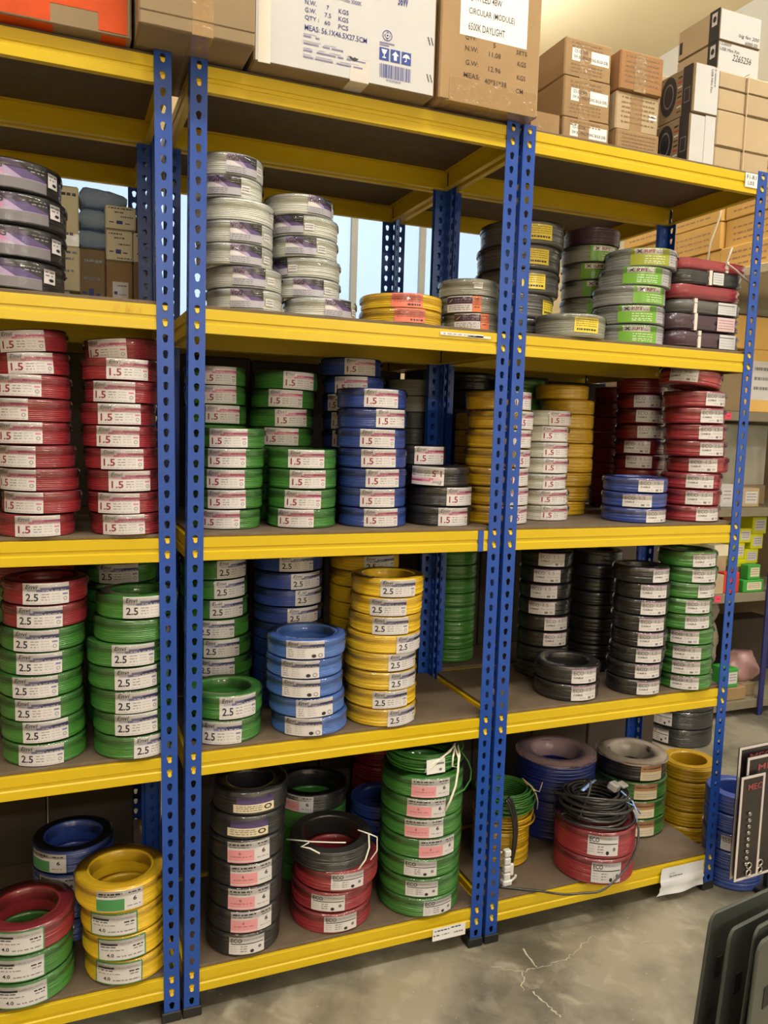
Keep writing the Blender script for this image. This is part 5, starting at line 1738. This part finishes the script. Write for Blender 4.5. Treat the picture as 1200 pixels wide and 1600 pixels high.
A.flat('price_tag', root, (3.096 - cxr, -.002, 1.700), (1, 0, 0), (0, 0, 1), (0, -1, 0))
A = Print(.045, .035); A.rect(0, 0, 1, 1, 'hotpink', 0); A.dashes(.2, .8, .5, .2, 'red', 1)
A.flat('price_tag', root, (3.118 - cxr, -.002, .688), (1, 0, 0), (0, 0, 1), (0, -1, 0))


def pxbox(label, x0, x1, z0, z1, m_, y=1.305, dep=.25, grp='background boxes', prt=None, faces=None, name='cardboard_box'):
    o = carton(label, x0, y, z0, x1, y + dep, z1, m_, seam=False, group=grp, faces=faces, name=name)
    if prt:
        A = Print((x1 - x0) * .7, (z1 - z0) * .62); A.rect(0, 0, 1, 1, prt, 0)
        for q in (.8, .55, .3):
            A.dashes(.1, .9, q, .08, 'grey', 1)
        front(o, A, 'label', (x1 - x0) * .18, (z1 - z0) * .2)
    return o


b_ = MB(); b_.box(bx0 - cxr + .02, .452, .02, bx1 - cxr - .02, .46, 2.36); b_.build('added_backing', mat('brown_backing', (104, 84, 60), .8, noise=.1, nscale=4), root)  # added to close off the wall and keep the background dark
GREYB = mat('grey_film_box', (150, 146, 130), .4, noise=.25, nscale=5, coat=.5)
YB = mat('yellow_green_card', (214, 214, 20), .5); GB = mat('green_card', (60, 160, 60), .5); RB = mat('red_card', (214, 52, 44), .5); LY = mat('lemon_board', (236, 226, 130), .7)
pxbox('brown carton with a notch on the background upper shelf', 3.085, 3.235, 1.7455, 1.958, CARD2, y=1.33)
pxbox('yellowish carton with white label right of the end post', 3.243, 3.46, 1.7455, 2.086, CARDY, prt='paper', y=1.31)
pxbox('wide yellow carton above the labelled one right of the end post', 3.087, 3.45, 2.0865, 2.262, CARDY, y=1.315)
pxbox('grey translucent crate on the background middle shelf', 3.20, 3.585, 1.33, 1.68, GREYB, y=1.45)
pxbox('low brown carton under the grey crate', 3.10, 3.60, 1.2155, 1.3295, CARD2, y=1.45)
pxbox('small white carton left of the end post on background shelf', 3.136, 3.230, 1.2155, 1.345, WCARD, prt='paper', dep=.1, y=1.33)
pxbox('small pale carton right of the end post on background shelf', 3.298, 3.426, 1.2155, 1.322, CARDP, prt='paper', dep=.1, y=1.33)
pxbox('pale yellow board standing at the back of the box shelf', 3.18, 3.43, .7285, 1.155, LY, y=1.62, dep=.02)
pxbox('orange board standing at the back of the box shelf', 3.473, 3.75, .7285, 1.155, mat('orange_board', (226, 160, 100), .7), y=1.62, dep=.02)
yb = [(3.368, 3.466, 1.000, 1.085), (3.472, 3.58, 1.050, 1.15), (3.470, 3.563, .961, 1.0495), (3.351, 3.428, .905, .9995), (3.434, 3.538, .876, .9605), (3.436, 3.53, .790, .8755)]
for i, (a, c, z0, z1) in enumerate(yb):
    pxbox('yellow small box with white label, %s of the heap right of the end post' % ['upper left', 'top', 'upper right', 'middle left', 'middle right', 'lower right'][i], a, c, z0, z1, YB, y=1.40 + .002 * i, dep=.10, grp='yellow small boxes', prt='paper')
pxbox('lime flat box under the middle left yellow box', 3.33, 3.428, .861, .9045, YB, y=1.39, dep=.12)
pxbox('brown riser block under the lime flat box', 3.33, 3.428, .7285, .8605, CARD2, y=1.39, dep=.12)
pxbox('brown riser under the right yellow boxes', 3.436, 3.53, .7285, .7895, CARD2, y=1.40, dep=.1)
pxbox('cream box left of the end post on the box shelf', 3.195, 3.30, .926, .992, CREAM, y=1.40, dep=.12)
pxbox('cream tub under the cream box', 3.195, 3.29, .7285, .9255, CARDP, y=1.40, dep=.12)
pxbox('red box behind the end post', 3.21, 3.325, .7285, .845, RB, y=1.33, dep=.055)
pxbox('pale grid box left of the red box', 3.104, 3.190, .7285, .839, CARDP, y=1.31, dep=.05)
pxbox('green box with two labels right of the red box', 3.335, 3.49, .7285, .800, GB, y=1.31, dep=.07, prt='cream')
pxbox('green topped box standing on the green label box', 3.370, 3.464, .8005, .885, GB, y=1.315, dep=.06, prt='cream')
pxbox('green and white box on the lowest background shelf', 3.282, 3.373, .1705, .28, GB, y=1.33, dep=.12, prt='paper')
pxbox('small brown carton under the green and white box', 3.29, 3.43, .0955, .170, CARD, y=1.32, dep=.14)
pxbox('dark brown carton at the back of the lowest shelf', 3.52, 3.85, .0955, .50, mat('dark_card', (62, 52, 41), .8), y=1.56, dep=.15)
pxbox('small grey carton on the lowest shelf', 3.44, 3.54, .0955, .17, CARD2, y=1.36, dep=.14)
SACK = mat('grey_sack', (142, 132, 116), .7, noise=.12, nscale=20, coat=.3, coatbump=.8); PBAG = mat('pink_film_bag', (186, 142, 142), .35, noise=.15, nscale=12, coat=.5, coatbump=1)


def sack(label, x, y, z, sx, sy, sz, m_, seed):
    rg = random.Random(seed); vv, ff = [], []
    nr, ns = 12, 20
    for i in range(nr):
        t = i / (nr - 1)
        for j in range(ns):
            a = 2 * math.pi * j / ns
            rr = math.sin(math.pi * (.18 + .70 * t)) ** .6 * (1 + .14 * math.sin(3 * a + 6 * t + seed) + .10 * math.sin(7 * a + seed * t * 4) + .05 * math.sin(13 * a))
            vv.append((sx * rr * math.cos(a), sy * rr * math.sin(a), sz * t))
    for i in range(nr - 1):
        for j in range(ns):
            j2 = (j + 1) % ns
            ff.append((i * ns + j, i * ns + j2, (i + 1) * ns + j2, (i + 1) * ns + j))
    ff.append(tuple(range(ns))[::-1]); ff.append(tuple((nr - 1) * ns + j for j in range(ns)))
    o = make_obj('plastic_bag', vv, ff, m_, None, True, loc=(x, y, z))
    return tag(o, label, 'bag')


sack('pinkish plastic bag on cartons of the lowest background shelf', 3.515, 1.45, .171, .105, .08, .17, PBAG, 2)
sack('grey bag left of the end post on the lowest background shelf', 3.215, 1.45, .0955, .06, .06, .2, SACK, 4)
sack('grey bag on the one beside the end post', 3.235, 1.45, .296, .06, .055, .24, SACK, 5)
sack('grey pointed bag highest of the bag pile beside the end post', 3.225, 1.45, .537, .055, .055, .14, SACK, 7)
# cartons with their sides towards the racks, on top of the background unit
b_ = MB()
rows = [(2.431, 2.56), (2.561, 2.70), (2.701, 2.86), (2.861, 3.0)]
cols_y = [(.86, 1.22), (1.225, 1.6), (1.605, 2.0)]
deck = empty('mezzanine_shelf', (3.3, 1.4, 0)); tag(deck, 'pale steel deck carrying the yellow cartons beyond the end post', 'shelf')
b_ = MB(); b_.box(2.86 - 3.3, .80 - 1.4, 2.385, 4.1 - 3.3, 2.1 - 1.4, 2.43, c=.003); b_.build('deck', mat('cream_deck', (206, 196, 164), .6), deck)
for (xx, yy) in ((2.9, .84), (4.06, .84), (2.9, 2.06), (4.06, 2.06)):
    b_ = MB(); b_.box(xx - 3.3 - .02, yy - 1.4 - .02, 0, xx - 3.3 + .02, yy - 1.4 + .02, 2.385, c=.002)
    if yy > 1.5:
        b_.build('leg', BLUD, deck)
for i, (z0, z1) in enumerate(rows):
    for j, (y0, y1) in enumerate(cols_y):
        xs_ = 2.90 + rb.uniform(0, .03)
        o = carton('yellow lit carton on the deck, row %s, %s from the end post' % (['one', 'two', 'three', 'four'][i], ['nearest', 'second', 'third'][j]), xs_, y0, z0, xs_ + .4, y1 - .004, z1 - .001, CARDY, group='deck cartons')
        A = Print(.33, .12)
        for q in (.75, .5, .25):
            A.dashes(.1, .85, q, .07, 'tan', 1)
        leftside(o, A, 'printed_side', .02, .005)
b_ = MB(); b_.tube([(2.892, 1.30, 2.44), (2.885, 1.27, 2.6), (2.887, 1.22, 2.72), (2.885, 1.2, 2.85)], .006, 7, flat=.5)
tag(b_.build('plastic_strap', WSTR, None, True), 'white plastic strap hanging down the yellow deck cartons', 'strap')

# ------------------------------------------------------------------ foreground: dark grey panels and blister cards at the lower right
GP = mat('dark_grey_plastic', (66, 70, 64), .38, noise=.06, nscale=4, coat=.15)
GPD = mat('black_pad', (22, 23, 22), .6)


def panel(label, x, y, z, w, h, yaw, lean, hole=True):
    """rounded upright plate; origin at its lower left corner, face towards -y"""
    t = .006
    R_ = .028
    outl = [(0, 0), (w, 0)]
    for k in range(7):
        a = math.pi / 2 * k / 6
        outl.append((w - R_ + R_ * math.cos(a), h - R_ + R_ * math.sin(a)))
    for k in range(7):
        a = math.pi / 2 + math.pi / 2 * k / 6
        outl.append((R_ + R_ * math.cos(a), h - R_ + R_ * math.sin(a)))
    n = len(outl)
    ins = [(min(max(u, .003), w - .003), min(max(v, .003), h - .003)) for u, v in outl]
    v_ = [(u, 0, q) for u, q in ins] + [(u, .003, q) for u, q in outl] + [(u, t, q) for u, q in outl]
    f_ = [tuple(range(n))]
    for i in range(n):
        j = (i + 1) % n
        f_ += [(i, n + i, n + j, j), (n + i, 2 * n + i, 2 * n + j, n + j)]
    f_.append(tuple(range(2 * n, 3 * n))[::-1])
    o = make_obj('plastic_sheet', v_, f_, GP, None, loc=(x, y, z), rot=(0, lean, yaw))
    tag(o, label, 'plastic sheet', 'dark grey sheets')
    b2 = MB()
    b2.box(.050, -.0015, h - .150, .078, .001, h - .105, c=.0005); b2.build('square_pad', GPD, o)
    b2 = MB(); b2.box(.045, -.0008, h - .24, .068, .001, h - .215); b2.box(.035, -.0008, h - .29, .06, .001, h - .265); b2.build('faint_mark', mat('panel_mark', (48, 50, 46), .5), o)
    return o


panel('dark grey plastic sheet, farthest of the leaning row', .940, -.85, .0, .46, .592, .30, .15)
panel('dark grey plastic sheet, second of the leaning row', .950, -.90, .0, .44, .588, .30, .13)
panel('dark grey plastic sheet, third of the leaning row', .968, -.94, .0, .42, .608, .32, .15)
panel('dark grey plastic sheet, nearest of the leaning row', .962, -.97, .0, .42, .604, .32, .10)
CARDB = mat('black_pack_card', (30, 22, 22), .4, noise=.15, nscale=12, coat=.5, coatbump=.3); BORD = mat('pale_pack_border', (206, 196, 196), .35, coat=.4); MET = mat('nickel', (190, 184, 176), .3, metal=.8)


def pack(label, x, y, z, w, h, yaw, lean, rows_):
    b2 = MB(); b2.box(0, 0, 0, w, .006, h, c=.0015)
    o = b2.build('blister_card', CARDB, loc=(x, y, z), rot=(lean, 0, yaw)); tag(o, label, 'package', 'black packages')
    b2 = MB(); t = .008
    b2.box(-.001, -.0015, 0, t, .0005, h); b2.box(w - t, -.0015, 0, w + .001, .0005, h); b2.box(t, -.0015, 0, w - t, .0005, t); b2.box(t, -.0015, h - t, w - t, .0005, h); b2.build('border', BORD, o)
    for q in range(rows_):
        zz = .055 + q * .022
        b2 = MB(); b2.lathe([(.0035, -.003), (.006, -.003), (.006, .003), (.0035, .003)], 12)
        b2.v = [(p[0] + w * .42, p[2] - .004, p[1] + zz) for p in b2.v]
        b2.build('metal_fitting', MET, o, True)
    for q, zz in enumerate((.022, .047)):
        b2 = MB(); b2.lathe([(.009, -.003), (.0125, -.003), (.0125, .003), (.009, .003)], 18)
        b2.v = [(p[0] + w * .55, p[2] - .004, p[1] + zz) for p in b2.v]
        b2.build('ring', MET, o, True)
    A = Print(w * .6, .022); A.text('MEC', 0, 0, 1, 1, 'pinkd', 1, .02); A.flat('lettering', o, (w * .3, -.001, h - .05), (1, 0, 0), (0, 0, 1), (0, -1, 0))
    return o


pack('black package card with pale border, rearmost beside the blue floor stack', 1.838, -.12, .11, .17, .46, .06, 0, 8)
pack('black package card with pale border, middle of three by the floor stack', 1.858, -.138, .11, .17, .43, .06, 0, 8)
pack('black package card with metal rings, front one by the floor stack', 1.815, -.158, .125, .11, .362, .06, 0, 9)
st = empty('display_stand', (2.06, -.09, 0)); tag(st, 'slim black display stand holding the bordered package cards', 'stand')
b_ = MB(); b_.box(-.05, -.10, 0, .12, .08, .02, c=.004); b_.build('base', RUB, st)
b_ = MB(); b_.box(-.01, .0, .02, .01, .02, .70, c=.002); b_.build('pole', RUB, st)
for zz in (.52, .44):
    b_ = MB(); b_.tube([(0, .008, zz), (-.07, -.022, zz)], .003, 6); b_.build('arm', RUB, st)
# dim dark red coil stack deep behind the tall green stack
zz = BOARD_Z[0]
for k in range(5):
    me = coil_mesh(.10, .062, .66, .0046, 1, 'darkred', k % 2)
    tag(link_mesh('wire_coil', me, None, (.84, .60, zz + .0005 + .062 * (k + .5))), 'dark red wire coil, %s, dim far stack past the tall green coils' % (['lowest', 'fourth from top', 'third from top', 'second from top', 'topmost'][k]), 'wire coil', 'dim red stack')
for o in bpy.data.objects:
    if '_dim' in o:
        del o['_dim']
